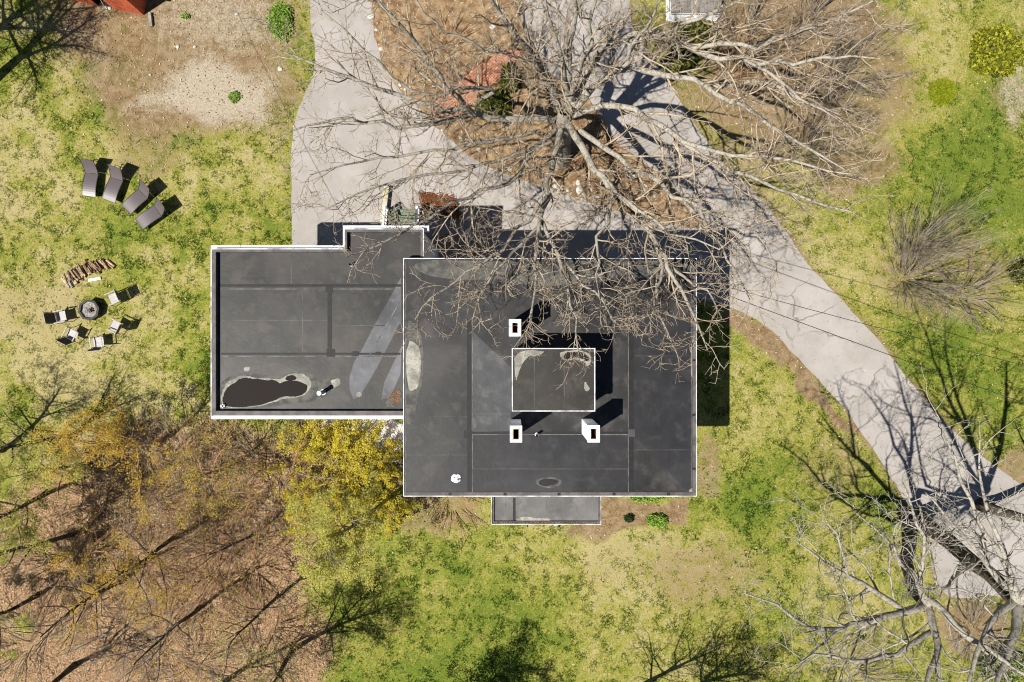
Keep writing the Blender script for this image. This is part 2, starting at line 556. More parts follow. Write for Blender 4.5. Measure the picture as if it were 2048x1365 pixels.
NW_SOIL = [(120, -80), (330, -80), (560, -80), (606, 60), (596, 190), (575, 250), (480, 262), (390, 268), (330, 310), (270, 290), (225, 250), (180, 200), (150, 130), (100, 60)]
WOODS = [(-120, 1060), (40, 990), (150, 905), (290, 850), (420, 862), (540, 875), (620, 930), (610, 1010), (640, 1100), (600, 1180), (650, 1250), (640, 1480), (-120, 1480)]


def ground_masks(px, py):
    wx = px + (fbm(px / 60, py / 60, 3) - .5) * 70
    wy = py + (fbm(px / 60 + 9, py / 60 + 4, 5) - .5) * 70
    big = fbm(px / 170, py / 170, 11, 3)
    mid = fbm(px / 46, py / 46, 21, 4)

    def P(poly, soft=24, warp=True):
        return sstep(-soft, soft, poly_sd(wx if warp else px, wy if warp else py, poly))

    def E(cx, cy, rx, ry, soft=.35):
        d = np.sqrt(((wx - cx) / rx) ** 2 + ((wy - cy) / ry) ** 2)
        return 1 - sstep(1 - soft, 1 + soft, d)
    soil = np.zeros_like(px)

    def up(a, k):
        np.maximum(soil, a * k, out=soil)
    up(P(NW_SOIL, 62), .55 + .6 * mid)
    up(P([(1440, 606), (1500, 626), (1570, 680), (1650, 770), (1720, 850), (1770, 920), (1725, 885), (1640, 800), (1560, 715), (1490, 665), (1440, 650)], 9), .95)
    up(P([(1195, 985), (1375, 985), (1350, 1040), (1280, 1062), (1200, 1072), (1110, 1062)], 12), .9)
    up(P([(790, 985), (985, 985), (978, 1050), (900, 1078), (800, 1070), (760, 1030)], 18), .6)
    up(E(1400, 1150, 130, 75, .6), .52)
    up(E(1260, 1140, 100, 60), .30)
    up(E(1700, 170, 150, 110), .68)
    up(E(1560, 60, 230, 90), .9)
    up(E(1550, 190, 200, 120, .5), .8)
    up(E(1480, 330, 70, 60), .45)
    up(E(1700, 320, 110, 70), .68)
    up(E(1890, 560, 150, 90), .5)
    up(E(1415, 930, 25, 70), .6)
    up(E(1940, 1250, 80, 60), .75)
    up(E(2040, 950, 60, 60), .7)
    up(E(300, 310, 70, 50), .5)
    up(E(80, 620, 120, 70), .30)
    up(E(560, 900, 180, 60), .55)
    up(E(780, 900, 60, 70), .7)
    up(E(1660, 930, 80, 50), .4)
    up(E(2020, 200, 50, 60), .45)
    # bare rim along the driveway
    dd = poly_sd(px, py, DRIVE)
    rim = np.exp(-(dd / 13.0) ** 2) * (.35 + .5 * mid) * (px > 900)
    up(rim, 1.0)
    litter = np.maximum(P(WOODS, 40), E(450, 960, 220, 90) * .75)
    litter = np.maximum(litter, E(960, 30, 150, 100) * .0)
    pale = P([(380, 120), (470, 135), (540, 180), (535, 250), (470, 248), (400, 226), (270, 214), (320, 165)], 36) * .85
    pale = np.maximum(pale, E(440, 40, 130, 70, .6) * .5)
    pale = np.maximum(pale, E(2035, 190, 30, 60) * .5)
    dry = .47 + (big - .5) * .6 + (mid - .5) * .5
    left = 1 - sstep(520, 620, px)
    dry = dry + left * (mid - .5) * .7 + left * .08
    dry = dry + E(120, 660, 170, 110, .6) * .38
    dry = dry - E(1010, 1200, 230, 150, .7) * .22
    dry = dry - E(1960, 330, 110, 160, .7) * .30
    dry = dry - E(1920, 720, 160, 90, .6) * .18
    dry = dry - E(1480, 1000, 90, 100, .6) * .20
    dry = dry - E(500, 420, 90, 90, .7) * .15
    dry = dry + E(1650, 1080, 150, 120, .7) * .14
    dry = dry + E(1600, 470, 120, 80, .7) * .08
    dry = dry + E(1300, 1150, 200, 90, .7) * .30
    dry = dry + E(1850, 150, 110, 170, .6) * .30
    dry = dry + E(1560, 200, 220, 170, .5) * .25
    return soil, np.clip(litter, 0, 1), np.clip(dry, 0, 1), np.clip(pale, 0, 1)


def axis(lo, hi, step):
    core = np.arange(lo, hi + step, step)
    out = step * np.cumsum(1.28 ** np.arange(1, 34))
    return np.concatenate([(lo - out)[::-1], core, core[-1] + out])


gx = axis(-29, 29, .13); gy = axis(-20, 20, .13)
GX, GY = np.meshgrid(gx, gy)
ppx = 1024 + GX * F / CAMZ; ppy = 682.5 - GY * F / CAMZ
so, li, dr, pa = ground_masks(ppx.ravel(), ppy.ravel())
V = np.stack([GX.ravel(), GY.ravel(), np.zeros(GX.size)], 1)
nx, ny = len(gx), len(gy)
ii = (np.arange(ny - 1)[:, None] * nx + np.arange(nx - 1)[None, :]).ravel()
me = tris_mesh('ground', V, np.stack([ii, ii + 1, ii + nx + 1, ii + nx], 1))
at = me.color_attributes.new('cover', 'FLOAT_COLOR', 'POINT')
at.data.foreach_set('color', np.stack([so, li, dr, pa], 1).astype(np.float32).ravel())
tag(link('ground', me, MAT['ground']), kind='structure')

tag(sheet('driveway', DRIVE, .012, MAT['drive'], None, 2, .9, 4, .012), kind='structure')
tag(sheet('planting_bed', ISLAND, .075, MAT['mulch'], None, 2, 1.6, 5, .075), kind='structure')
tag(sheet('gravel_patio', [(645, 836), (815, 832), (815, 905), (745, 902), (690, 893), (655, 880), (632, 858)], .03, MAT['granite'], None, 2, 2.0, 6, .03), kind='structure')

# --- brick path across the planting bed
path = [(862, 205), (905, 168), (950, 132), (1000, 100), (1045, 92), (1052, 112), (1010, 135), (1000, 160), (965, 190), (938, 222), (905, 245), (870, 232)]
bp = tag(sheet('brick_path', path, .082, MAT['sand_joint'], None, 1, 0, 1, .02), kind='structure')
mb = MB(); mb.box(-.098, .098, -.046, .046, -.02, .02)
brick_me = None
cnt = 0
ang = math.radians(40)
pw = [W(a, b)[:2] for a, b in smooth_poly(path, 1)]
k0 = (CAMZ - .09) / F
cxy = W(955, 165)
for r in range(-32, 33):
    for c in range(-20, 21):
        if cnt >= 300: break
        u = c * .21 + (.105 if r % 2 else 0); v = r * .104
        x = cxy[0] + u * math.cos(ang) - v * math.sin(ang); y = cxy[1] + u * math.sin(ang) + v * math.cos(ang)
        qx = 1024 + x / k0; qy = 682.5 - y / k0
        if poly_sd(np.array([qx]), np.array([qy]), path)[0] < 4: continue
        if brick_me is None:
            o = mb.build('brick', MAT['brick'], bp, bevel=.006); brick_me = o.data
        else:
            o = link('brick', brick_me, None, bp)
        o.location = (x, y, .085 + random.uniform(-.004, .004)); o.rotation_euler = (random.uniform(-.03, .03), random.uniform(-.03, .03), ang + random.uniform(-.04, .04))
        cnt += 1

# ------------------------------------------------------------------ house
house = empty('house', (0, 0, 0), 'flat roofed white house with dark rubber roofs, seen from above', 'house')
ZM, ZW = 6.2, 5.7                           # main roof, wing roof
MX0, MX1, MY0, MY1 = -4.42, 7.515, -6.324, 3.371


def hpart(name, material, fn, parent=house, **kw):
    q = MB(); fn(q)
    return q.build(name, material, parent, **kw)


hpart('wall', MAT['siding'], lambda q: q.box(MX0 + .35, MX1 - .85, MY0 + .65, MY1 - .35, 0, ZM - .22))
hpart('eave', MAT['white'], lambda q: q.box(MX0, MX1, MY0, MY1, ZM - .22, ZM - .02))
roof_main = hpart('main_roof', MAT['roof'], lambda q: q.box(MX0 + .03, MX1 - .03, MY0 + .03, MY1 - .03, ZM - .02, ZM))
roof_main['label'] = 'dark rubber main roof with chimneys and raised box'
hpart('drip_edge', MAT['edge'], lambda q: q.ring((MX0 - .002, MX1 + .002, MY0 - .002, MY1 + .002), (MX0 + .026, MX1 - .026, MY0 + .026, MY1 - .026), ZM - .2, ZM + .032))
hpart('coping', MAT['coping'], lambda q: (q.box(MX1 - .17, MX1 - .027, MY0 + .03, MY1 - .03, ZM - .01, ZM + .03), q.box(MX0 + .03, MX1 - .172, MY0 + .027, MY0 + .17, ZM - .01, ZM + .03)))

# wing with a north bay
WX0, WY0, WY1 = -12.37, -3.078, 3.778
BX0, BX1, BY1 = -6.896, -3.664, 4.60
ZC = 5.9
hpart('wing_wall', MAT['siding'], lambda q: (q.box(WX0 + .4, -4.1, WY0 + .3, WY1 - .45, 0, ZW - .1), q.box(BX0 + .35, BX1 - .001, WY1 - .45, BY1 - .4, 0, ZW - .1)))
hpart('bay_side_wall', MAT['siding'], lambda q: q.box(BX1 - .02, BX1 + .012, MY1 - .3, BY1 - .1, 0, ZC - .05))
hpart('cornice', MAT['white'], lambda q: (
    q.box(-12.5, MX0 + .3, -3.239, WY0 + .02, ZW - .45, ZC - .24),
    q.box(-12.5, WX0 + .02, WY0 + .02, 3.963, ZW - .45, ZC - .238),
    q.box(WX0 + .02, BX0 + .005, WY1 - .02, 3.961, ZW - .45, ZC - .24),
    q.box(-7.016, BX0 + .02, 3.965, 4.788, ZW - .45, ZC - .238),
    q.box(BX0 + .02, -3.456, BY1 - .02, 4.79, ZW - .45, ZC - .24)))
roof_wing = hpart('wing_roof', MAT['roof_wing'], lambda q: (q.box(WX0 + .1, MX0 + .4, WY0 + .1, WY1 - .05, ZW - .1, ZW), q.box(BX0 + .05, BX1 - .05, WY1 - .05, BY1 - .05, ZW - .1, ZW - .0005), q.box(MX0 + .4, BX1 - .05, MY1 - .25, WY1 - .05, ZW - .1, ZW - .0002)))
roof_wing['label'] = 'lower grey wing roof with a puddle and a pale strip'


def wing_coping(q):
    q.box(WX0, MX0 + .3, WY0, WY0 + .20, ZW - .1, ZC)
    q.box(WX0, WX0 + .17, WY0 + .2, WY1, ZW - .1, ZC - .002)
    q.box(WX0 + .17, BX0, WY1 - .11, WY1, ZW - .1, ZC - .004)
    q.box(BX0, BX0 + .10, WY1 - .11, BY1, ZW - .1, ZC - .002)
    q.box(BX0 + .10, BX1, BY1 - .11, BY1, ZW - .1, ZC)
    q.box(BX1 - .10, BX1, MY1 - .3, BY1 - .11, ZW - .1, ZC - .002)


hpart('wing_coping', MAT['coping'], wing_coping)
hpart('coping_trim', MAT['edge'], lambda q: (
    q.box(WX0 - .012, BX0, WY1 - .001, WY1 + .03, ZC - .2, ZC + .012), q.box(BX0 - .03, BX0 + .001, WY1 + .03, BY1, ZC - .2, ZC + .012),
    q.box(BX0 - .03, BX1 + .02, BY1 - .001, BY1 + .03, ZC - .2, ZC + .012), q.box(BX1 + .001, BX1 + .025, MY1 - .3, BY1 - .001, ZC - .1, ZC + .01),
    q.box(WX0 - .03, WX0 + .001, WY0 - .02, WY1 - .001, ZC - .2, ZC + .01)))


def px_box(q, x0, x1, y0, y1, z, t=.006):
    a = W(x0, y1, z); b_ = W(x1, y0, z)
    q.box(a[0], b_[0], a[1], b_[1], z - .01, z + t)


def strips(parent, z, rows, material, name='seam', t=.006):
    for r in rows:
        hpart(name, material, lambda q: px_box(q, *r, z, t), parent)


strips(roof_wing, ZW, [(437, 803, 569, 574), (442, 803, 706, 710), (655, 664, 578, 704)], MAT['seam_dark'])
strips(roof_wing, ZW, [(441, 795, 577.5, 579.5), (446, 803, 712, 714), (433, 435, 505, 815), (434, 800, 818, 820)], MAT['seam_light'], 'seam_edge')
strips(roof_wing, ZW, [(651, 666, 572, 585), (653, 670, 699, 714), (705, 717, 703, 713), (751, 762, 704, 711)], MAT['seam_dark'], 'patch', .012)
strips(roof_wing, ZW, [(442, 655, 640.5, 641.3), (668, 770, 651, 651.8), (582, 582.8, 505, 568), (605, 605.8, 580, 705)], MAT['seam_light'], 'lap_line', .004)
zw = ZW + .004
sheet('bleached_strip', [(803, 556), (803, 640), (752, 738), (720, 794), (706, 798), (699, 780), (700, 752), (708, 726), (722, 704), (760, 632), (778, 600)], zw, MAT['panel_pale'], roof_wing, 0, .8, 5)
sheet('bleached_strip', [(803, 690), (803, 750), (778, 796), (762, 798), (768, 765)], zw, MAT['panel_pale'], roof_wing, 0, .8, 6)
sheet('strip_joint', [(802, 601), (775, 650), (738, 716), (736, 714), (773, 648), (802, 598)], zw + .003, MAT['seam_light'], roof_wing, 0)
sheet('dust_film', [(437, 770), (460, 752), (490, 745), (540, 752), (565, 752), (590, 742), (622, 746), (640, 765), (680, 752), (684, 775), (640, 800), (600, 806), (540, 815), (445, 818), (437, 800)], zw - .001, MAT['sediment_thin'], roof_wing, 2, .8, 3)
sheet('silt', [(442, 790), (452, 765), (470, 757), (482, 751), (500, 755), (540, 757), (560, 760), (572, 752), (585, 746), (606, 748), (620, 756), (624, 772), (614, 788), (590, 797), (565, 797), (548, 806), (505, 815), (452, 817), (443, 810)], zw + .002, MAT['sediment'], roof_wing, 2, .6, 4)
sheet('silt', [(487, 736), (498, 733), (502, 736), (496, 744), (489, 742)], zw + .002, MAT['sediment'], roof_wing, 1, .4, 4)
sheet('silt', [(660, 762), (672, 757), (681, 758), (679, 771), (668, 776), (664, 768)], zw + .002, MAT['sediment'], roof_wing, 1, .4, 4)
sheet('silt', [(711, 787), (722, 782), (726, 790), (716, 796)], zw + .005, MAT['sediment'], roof_wing, 1, .4, 4)
sheet('silt', [(768, 812), (780, 790), (804, 776), (804, 815)], zw + .005, MAT['sediment_thin'], roof_wing, 1, .8, 4)
tag(sheet('puddle', [(444, 806), (446, 790), (455, 774), (470, 766), (479, 758), (492, 755), (505, 758), (520, 758), (533, 762), (550, 760), (560, 768), (568, 763), (585, 761), (605, 765), (615, 772), (613, 784), (600, 793), (585, 794), (565, 793), (548, 802), (520, 811), (490, 815), (455, 815)], ZW + .012, MAT['water'], None, 2, .5, 2), 'dark puddle of rainwater on the wing roof beside the drain', 'puddle')
tag(sheet('puddle', [(569, 760), (575, 752), (584, 750), (593, 755), (592, 760), (580, 762)], ZW + .012, MAT['water'], None, 1, .3, 2), 'small oval puddle just above the large wing puddle', 'puddle')
lm = MB()
for i in range(70):
    x, y, z = W(random.triangular(776, 804, 796), random.triangular(778, 812, 796), zw + .012)
    a = random.uniform(0, 6.28); s_ = random.uniform(.02, .05)
    lm.add([(x + s_ * math.cos(a), y + s_ * math.sin(a), z), (x - s_ * math.sin(a) * .6, y + s_ * math.cos(a) * .6, z + .015), (x - s_ * math.cos(a), y - s_ * math.sin(a), z + .004), (x + s_ * math.sin(a) * .6, y - s_ * math.cos(a) * .6, z + .012)], [(0, 1, 2, 3)])
o = lm.build('fallen_leaves', MAT['brown_leaf'], None); o.location = (0, 0, 0)
tag(o, 'clump of brown leaves on the wing roof against the main house', 'leaves', kind='stuff')

# main roof: flat sheets with painted slope shading and wet dust tone; seams
zm = ZM + .003
sheet('slope_shade_sheet', [(942, 660), (1022, 735), (1022, 862), (942, 866)], zm, MAT['slope_tint_and_patch'], roof_main, 0)
sheet('slope_shade_sheet', [(938, 872), (938, 985), (830, 985), (870, 945)], zm, MAT['slope_shade'], roof_main, 0)
sheet('slope_shade_sheet', [(942, 872), (1258, 872), (1258, 985), (942, 985)], zm, MAT['slope_shade'], roof_main, 0)
sheet('slope_shade_sheet', [(1266, 872), (1372, 980), (1385, 980), (1385, 640), (1266, 640)], zm, MAT['slope_shade'], roof_main, 0)
strips(roof_main, ZM, [(934, 943, 640, 988), (1258, 1267, 652, 988), (944, 1257, 864, 868)], MAT['seam_dark'], t=.008)
strips(roof_main, ZM, [(944, 945.5, 640, 988), (1256, 1257.2, 655, 988), (945, 1256, 869, 870.4), (820, 1385, 985.5, 986.5), (811, 812.2, 525, 985), (1382, 1383, 525, 980)], MAT['seam_light'], 'seam_edge', .006)
strips(roof_main, ZM, [(928, 944, 862, 876)], MAT['seam_dark'], 'patch', .012)
strips(roof_main, ZM, [(1256, 1270, 859, 874)], MAT['slope_tint_and_patch'], 'patch', .012)
strips(roof_main, ZM, [(812, 934, 910, 910.7), (860, 934, 833, 833.6), (946, 1256, 938, 938.7), (945, 1020, 828, 828.6), (1270, 1382, 712, 712.6), (1270, 1382, 900, 900.6)], MAT['seam_light'], 'lap_line', .005)
for cx in (900, 1010, 1118, 1228, 1337):
    strips(roof_main, ZM + .03, [(cx - 3, cx + 3, 986, 992)], MAT['seam_dark'], 'clamp', .01)
for cy in (560, 640, 721, 830, 938):
    strips(roof_main, ZM + .03, [(1385, 1391, cy - 2, cy + 2)], MAT['seam_dark'], 'clamp', .01)
sheet('dust_film', [(810, 640), (832, 645), (848, 690), (847, 760), (836, 800), (825, 850), (810, 850)], zm + .002, MAT['sediment_thin'], roof_main, 2, .6, 8)
sheet('silt', [(812, 682), (833, 685), (841, 705), (843, 730), (839, 765), (832, 781), (814, 784)], zm + .004, MAT['sediment'], roof_main, 2, .6, 8)
sheet('silt', [(1381, 700), (1384, 690), (1388, 720), (1387, 760), (1382, 750)], zm + .004, MAT['sediment'], roof_main, 2, .4, 8)
sheet('silt', [(1376, 985), (1386, 974), (1387, 987)], zm + .004, MAT['sediment'], roof_main, 1, .4, 8)
sheet('dust_film', [(1066, 965), (1085, 955), (1110, 954), (1126, 962), (1118, 974), (1090, 978)], zm + .004, MAT['sediment_thin'], roof_main, 2, .4, 8)
sheet('damp_spot', [(1074, 965), (1090, 957), (1112, 959), (1120, 965), (1105, 971), (1085, 974)], zm + .007, MAT['seam_dark'], roof_main, 2, .3, 8)
sheet('dust_film', [(815, 522), (960, 522), (1200, 520), (1386, 524), (1384, 545), (1250, 560), (1100, 575), (960, 560), (850, 556)], zm + .001, MAT['sediment_thin'], roof_main, 2, 1.2, 8)

# raised box on the main roof
PX0, PX1, PY0, PY1, ZP = 0.0, 3.174, -2.686, -.277, 7.9
hpart('roof_box_wall', MAT['siding'], lambda q: q.box(PX0 + .06, PX1 - .06, PY0 + .06, PY1 - .06, ZM, ZP - .12))
rp = hpart('roof_box_top', MAT['roof_pent'], lambda q: q.box(PX0 + .02, PX1 - .02, PY0 + .02, PY1 - .02, ZP - .12, ZP))
hpart('roof_box_trim', MAT['edge'], lambda q: q.ring((PX0 - .006, PX1 + .006, PY0 - .006, PY1 + .006), (PX0 + .03, PX1 - .03, PY0 + .03, PY1 - .03), ZP - .16, ZP + .03))
zp = ZP + .004
sheet('silt', [(1029, 702), (1088, 701), (1086, 708), (1070, 714), (1057, 712), (1045, 726), (1037, 748), (1032, 764), (1029, 745)], zp, MAT['sediment'], rp, 2, .5, 2)
sheet('silt', [(1170, 762), (1176, 773), (1181, 778), (1172, 785), (1167, 774)], zp, MAT['sediment'], rp, 1, .3, 2)
sheet('dust_film', [(1120, 703), (1175, 701), (1184, 720), (1176, 735), (1168, 724), (1150, 718), (1130, 722), (1119, 713)], zp, MAT['sediment'], rp, 2, .5, 2)
tag(sheet('puddle', [(1127, 708), (1140, 704), (1165, 704), (1178, 714), (1180, 720), (1172, 724), (1165, 717), (1148, 715), (1136, 721), (1128, 718)], zp + .004, MAT['water'], None, 2, .4, 2), 'small dark puddle on the raised roof box under twigs', 'puddle')
strips(rp, ZP, [(1128, 1128.8, 712, 815), (1068, 1068.8, 712, 815)], MAT['seam_light'], 'lap_line', .004)

# chimneys
def chimney(px0, px1, py0, py1, label, inner, rim):
    a = W(px0, py1, 8.5); c = W(px1, py0, 8.5)
    x0, x1, y0, y1 = a[0], c[0], a[1], c[1]
    w_ = .085 if rim else .10
    o = MB(); o.ring((x0, x1, y0, y1), (x0 + w_, x1 - w_, y0 + w_, y1 - w_), ZM, 8.48)
    ch = o.build('chimney', MAT['white'], house); ch['label'] = label
    o = MB(); o.ring((x0 - .02, x1 + .02, y0 - .02, y1 + .02), (x0 + w_, x1 - w_, y0 + w_, y1 - w_), 8.482, 8.52)
    o.build('chimney_cap', MAT['white'], ch)
    o = MB(); o.ring((x0 + w_ + .001, x1 - w_ - .001, y0 + w_ + .001, y1 - w_ - .001), (x0 + w_ + .025, x1 - w_ - .025, y0 + w_ + .025, y1 - w_ - .025), 7.2, 8.5)
    o.build('flue', inner, ch)
    o = MB(); o.box(x0 + w_ + .002, x1 - w_ - .002, y0 + w_ + .002, y1 - w_ - .002, 7.1, 7.199)
    o.build('flue_floor', MAT['black'], ch)
    if rim:
        o = MB(); o.ring((x0 + .05, x1 - .05, y0 + .05, y1 - .05), (x0 + w_ + .02, x1 - w_ - .02, y0 + w_ + .02, y1 - w_ - .02), 8.5, 8.54)
        o.build('mortar_crown', MAT['mortar'], ch)


chimney(1019, 1041, 640, 672, 'white chimney north of the raised roof box', MAT['flue'], False)
chimney(1021, 1043, 853, 884, 'white chimney with tan mortar rim below the roof box', MAT['black'], True)
chimney(1176, 1198.5, 852, 884, 'white chimney with red clay flue, the right one', MAT['flue'], False)


def vent(px, py, zr, h, r, label, parent=house, material=MAT['steel']):
    x, y, _ = W(px, py, zr + h)
    o = MB(); o.tube([(x, y, zr), (x, y, zr + h)], r, 14, cap=False); o.tube([(x, y, zr), (x, y, zr + .03)], r * 1.5, 14)
    v = o.build('vent_pipe', material, parent, smooth=False); v['label'] = label
    o = MB(); o.tube([(x, y, zr + h - .04), (x, y, zr + h - .02)], r * .97, 14)
    o.build('pipe_mouth', MAT['black'] if r < .07 else MAT['steel'], v)
    if r > .07:
        o = MB(); o.tube([(x, y, zr + h - .02), (x, y, zr + h + .012)], r * 1.12, 14)
        o.build('pipe_cap', MAT['steel'], v)


vent(638, 787, ZW, .62, .085, 'galvanised vent pipe right of the puddle')
vent(700, 529, ZW, .28, .05, 'short vent pipe near the bay')
vent(1074, 872, ZM, .40, .05, 'white plumbing vent between two chimneys', material=MAT['white'])
x, y, _ = W(447, 812, ZW)
o = MB(); o.tube([(x, y, ZW + .006), (x, y, ZW + .10)], .11, 14, .09)
d = o.build('roof_drain', MAT['steel'], house)
o = MB()
for k in range(6):
    a = k * 1.047
    o.bar((x, y, ZW + .115), (x + .1 * math.cos(a), y + .1 * math.sin(a), ZW + .105), .02, .02)
o.build('drain_grate', MAT['dark_metal'], d)

# south porch
ZS = 3.0
sx0, sy0, _ = W(983, 1049, ZS); sx1, sy1, _ = W(1202, 993, ZS); sy1 = MY0 + .63
hpart('porch_wall', MAT['siding'], lambda q: q.box(sx0 + .25, sx1 - .25, sy0 + .25, sy1, 0, ZS - .15))
pr = hpart('porch_roof', MAT['roof_porch'], lambda q: q.box(sx0 + .02, sx1 - .02, sy0 + .02, sy1, ZS - .15, ZS - .06))
hpart('porch_curb', MAT['coping'], lambda q: (q.box(sx0 + .05, sx0 + .12, sy0 + .13, sy1, ZS - .07, ZS + .02), q.box(sx1 - .12, sx1 - .05, sy0 + .13, sy1, ZS - .07, ZS + .02), q.box(sx0 + .05, sx1 - .05, sy0 + .10, sy0 + .13, ZS - .07, ZS + .018)))
hpart('porch_gutter', MAT['edge'], lambda q: (q.box(sx0, sx1, sy0 - .01, sy0 + .022, ZS - .16, ZS + .02), q.box(sx0, sx0 + .02, sy0 + .022, sy1, ZS - .16, ZS + .018), q.box(sx1 - .02, sx1, sy0 + .022, sy1, ZS - .16, ZS + .018)))
strips(pr, ZS - .06, [(1026, 1031, 996, 1043)], MAT['seam_dark'])
strips(pr, ZS - .06, [(1011, 1012, 996, 1043), (1093, 1093.8, 996, 1043), (1153, 1154, 996, 1043)], MAT['seam_light'], 'lap_line', .004)
sheet('silt', [(1030, 1043), (1036, 1036), (1050, 1033), (1068, 1036), (1085, 1037), (1100, 1037), (1102, 1041), (1085, 1044), (1060, 1045)], ZS - .052, MAT['sediment'], pr, 2, .4, 2)
lm = MB()
for i in range(420):
    x, y, z = W(random.uniform(993, 1192), 1046.6 + random.uniform(-1.0, 1.0), ZS - .03)
    a = random.uniform(0, 6.28); s_ = random.uniform(.02, .045)
    lm.add([(x + s_ * math.cos(a), y + s_ * math.sin(a) * .7, z), (x - s_ * math.sin(a) * .6, y + s_ * math.cos(a) * .6, z + .02), (x - s_ * math.cos(a), y - s_ * math.sin(a) * .7, z + .006), (x + s_ * math.sin(a) * .6, y - s_ * math.cos(a) * .6, z + .016)], [(0, 1, 2, 3)])
o = lm.build('fallen_leaves', MAT['log_bark'], None); o.location = (0, 0, 0)
tag(o, 'tan dead leaves lying along the porch roof gutter', 'leaves', kind='stuff')
for px in (1055, 1118):
    x, y, _ = W(px, 1050, ZS - .3)
    hpart('downspout', MAT['dark_metal'], lambda q: q.tube([(x, sy0 + .02, ZS - .12), (x, sy0 - .16, ZS - .2), (x, sy0 - .25, ZS - .5)], .03, 8))
x, y, _ = W(1111, 1052, ZS - .3)
hpart('junction_box', MAT['steel'], lambda q: q.box(x - .09, x + .09, sy0 - .14, sy0 - .02, ZS - .42, ZS - .2))

# windows and doors of the walls
def window(x0, x1, y0, y1, z0, z1, ax):
    o = MB()
    t = .05
    if ax == 'y':
        o.box(x0 - t, x1 + t, y0, y1, z1, z1 + t); o.box(x0 - t, x1 + t, y0, y1, z0 - t, z0)
        o.box(x0 - t, x0, y0, y1, z0, z1); o.box(x1, x1 + t, y0, y1, z0, z1); o.box((x0 + x1) / 2 - .02, (x0 + x1) / 2 + .02, y0, y1, z0, z1)
    else:
        o.box(x0, x1, y0 - t, y1 + t, z1, z1 + t); o.box(x0, x1, y0 - t, y1 + t, z0 - t, z0)
        o.box(x0, x1, y0 - t, y0, z0, z1); o.box(x0, x1, y1, y1 + t, z0, z1); o.box(x0, x1, (y0 + y1) / 2 - .02, (y0 + y1) / 2 + .02, z0, z1)
    w_ = o.build('window', MAT['white'], house)
    o = MB(); e = .012
    o.box(x0 + (e if ax == 'x' else 0), x1 - (e if ax == 'x' else 0), y0 + (e if ax == 'y' else 0), y1 - (e if ax == 'y' else 0), z0, z1)
    o.build('pane', MAT['glass'], w_)


for z0 in (1.0, 3.8):
    for xc in (-2.6, .2, 3.0, 5.6):
        if not (z0 < 2 and -1 < xc < 4.5):
            window(xc - .5, xc + .5, MY0 + .61, MY0 + .66, z0, z0 + 1.3, 'y')
        window(xc - .5, xc + .5, MY1 - .36, MY1 - .31, z0, z0 + 1.3, 'y')
    for yc in (-4.5, -1.5, 1.4):
        window(MX1 - .86, MX1 - .81, yc - .5, yc + .5, z0, z0 + 1.3, 'x')

# ------------------------------------------------------------------ steps and railings north of the bay
stx0, stx1 = W(776, 440, .4)[0], W(836, 440, .4)[0]
sty1 = W(800, 419, .15)[1]; sty0 = 4.2
st = empty('porch_steps', ((stx0 + stx1) / 2, sty0, 0), 'green painted wooden steps descending from the bay to the driveway', 'steps')


def lpart(parent, name, material, fn, **kw):
    q = MB(tuple(parent.location)); fn(q)
    return q.build(name, material, parent, **kw)


nb = 13
for i in range(nb):
    yy = sty1 - .10 - i * .178
    zz = .22 + .19 * (i // 2)
    if yy < 4.25: break
    lpart(st, 'board', MAT['green_paint'], lambda q: q.box(stx0 + .05, stx1 - .05, yy - .084, yy + .084, zz - .04, zz), bevel=.006)
lpart(st, 'landing', MAT['green_paint'], lambda q: q.box(stx0, stx1, 4.205, 4.30, 1.0, 1.3))
for sx in (stx0 + .02, stx1 - .02):
    lpart(st, 'stringer', MAT['green_paint'], lambda q: q.bar((sx, sty1 - .02, .10), (sx, 4.3, 1.1), .04, .2))
for sx, lab in ((stx0 - .05, 'white wooden stair railing on the side of the cream capped wall'), (stx1 + .04, 'white wooden stair railing on the side of the leaf heap')):
    rl = empty('stair_railing', (sx, sty1, 0), lab, 'railing')
    y1_, y0_ = sty1 - .04, 4.35
    lpart(rl, 'post', MAT['white'], lambda q: q.box(sx - .055, sx + .055, y1_ - .055, y1_ + .055, 0, 1.15))
    lpart(rl, 'post', MAT['white'], lambda q: q.box(sx - .055, sx + .055, y0_ - .055, y0_ + .055, 0, 2.15))
    lpart(rl, 'handrail', MAT['white'], lambda q: q.bar((sx, y1_, 1.05), (sx, y0_, 2.05), .10, .06))
    lpart(rl, 'bottom_rail', MAT['white'], lambda q: q.bar((sx, y1_, .35), (sx, y0_, 1.35), .05, .06))
    for k in range(1, 12):
        t_ = k / 12; yy = y1_ + (y0_ - y1_) * t_; zz = t_ * 1.0
        lpart(rl, 'baluster', MAT['white'], lambda q: q.box(sx - .02, sx + .02, yy - .02, yy + .02, .38 + zz, 1.02 + zz))
# low wall with cream cap beside the steps
ca, cb = W(773, 372, .3), W(762, 470, .3)
lw = empty('low_wall', (ca[0], ca[1], 0), 'low wall capped with cream stone beside the green steps', 'wall')
lpart(lw, 'wall_body', MAT['stone'], lambda q: q.bar((ca[0], ca[1] - .02, .13), (cb[0], cb[1], .13), .2, .26))
for k in range(4):
    f0, f1 = k / 4 + .004, (k + 1) / 4 - .004
    pa_ = (ca[0] + (cb[0] - ca[0]) * f0, ca[1] + (cb[1] - ca[1]) * f0, .285); pb_ = (ca[0] + (cb[0] - ca[0]) * f1, ca[1] + (cb[1] - ca[1]) * f1, .285)
    lpart(lw, 'capstone', MAT['cream'], lambda q: q.bar(pa_, pb_, .26, .05), bevel=.008)

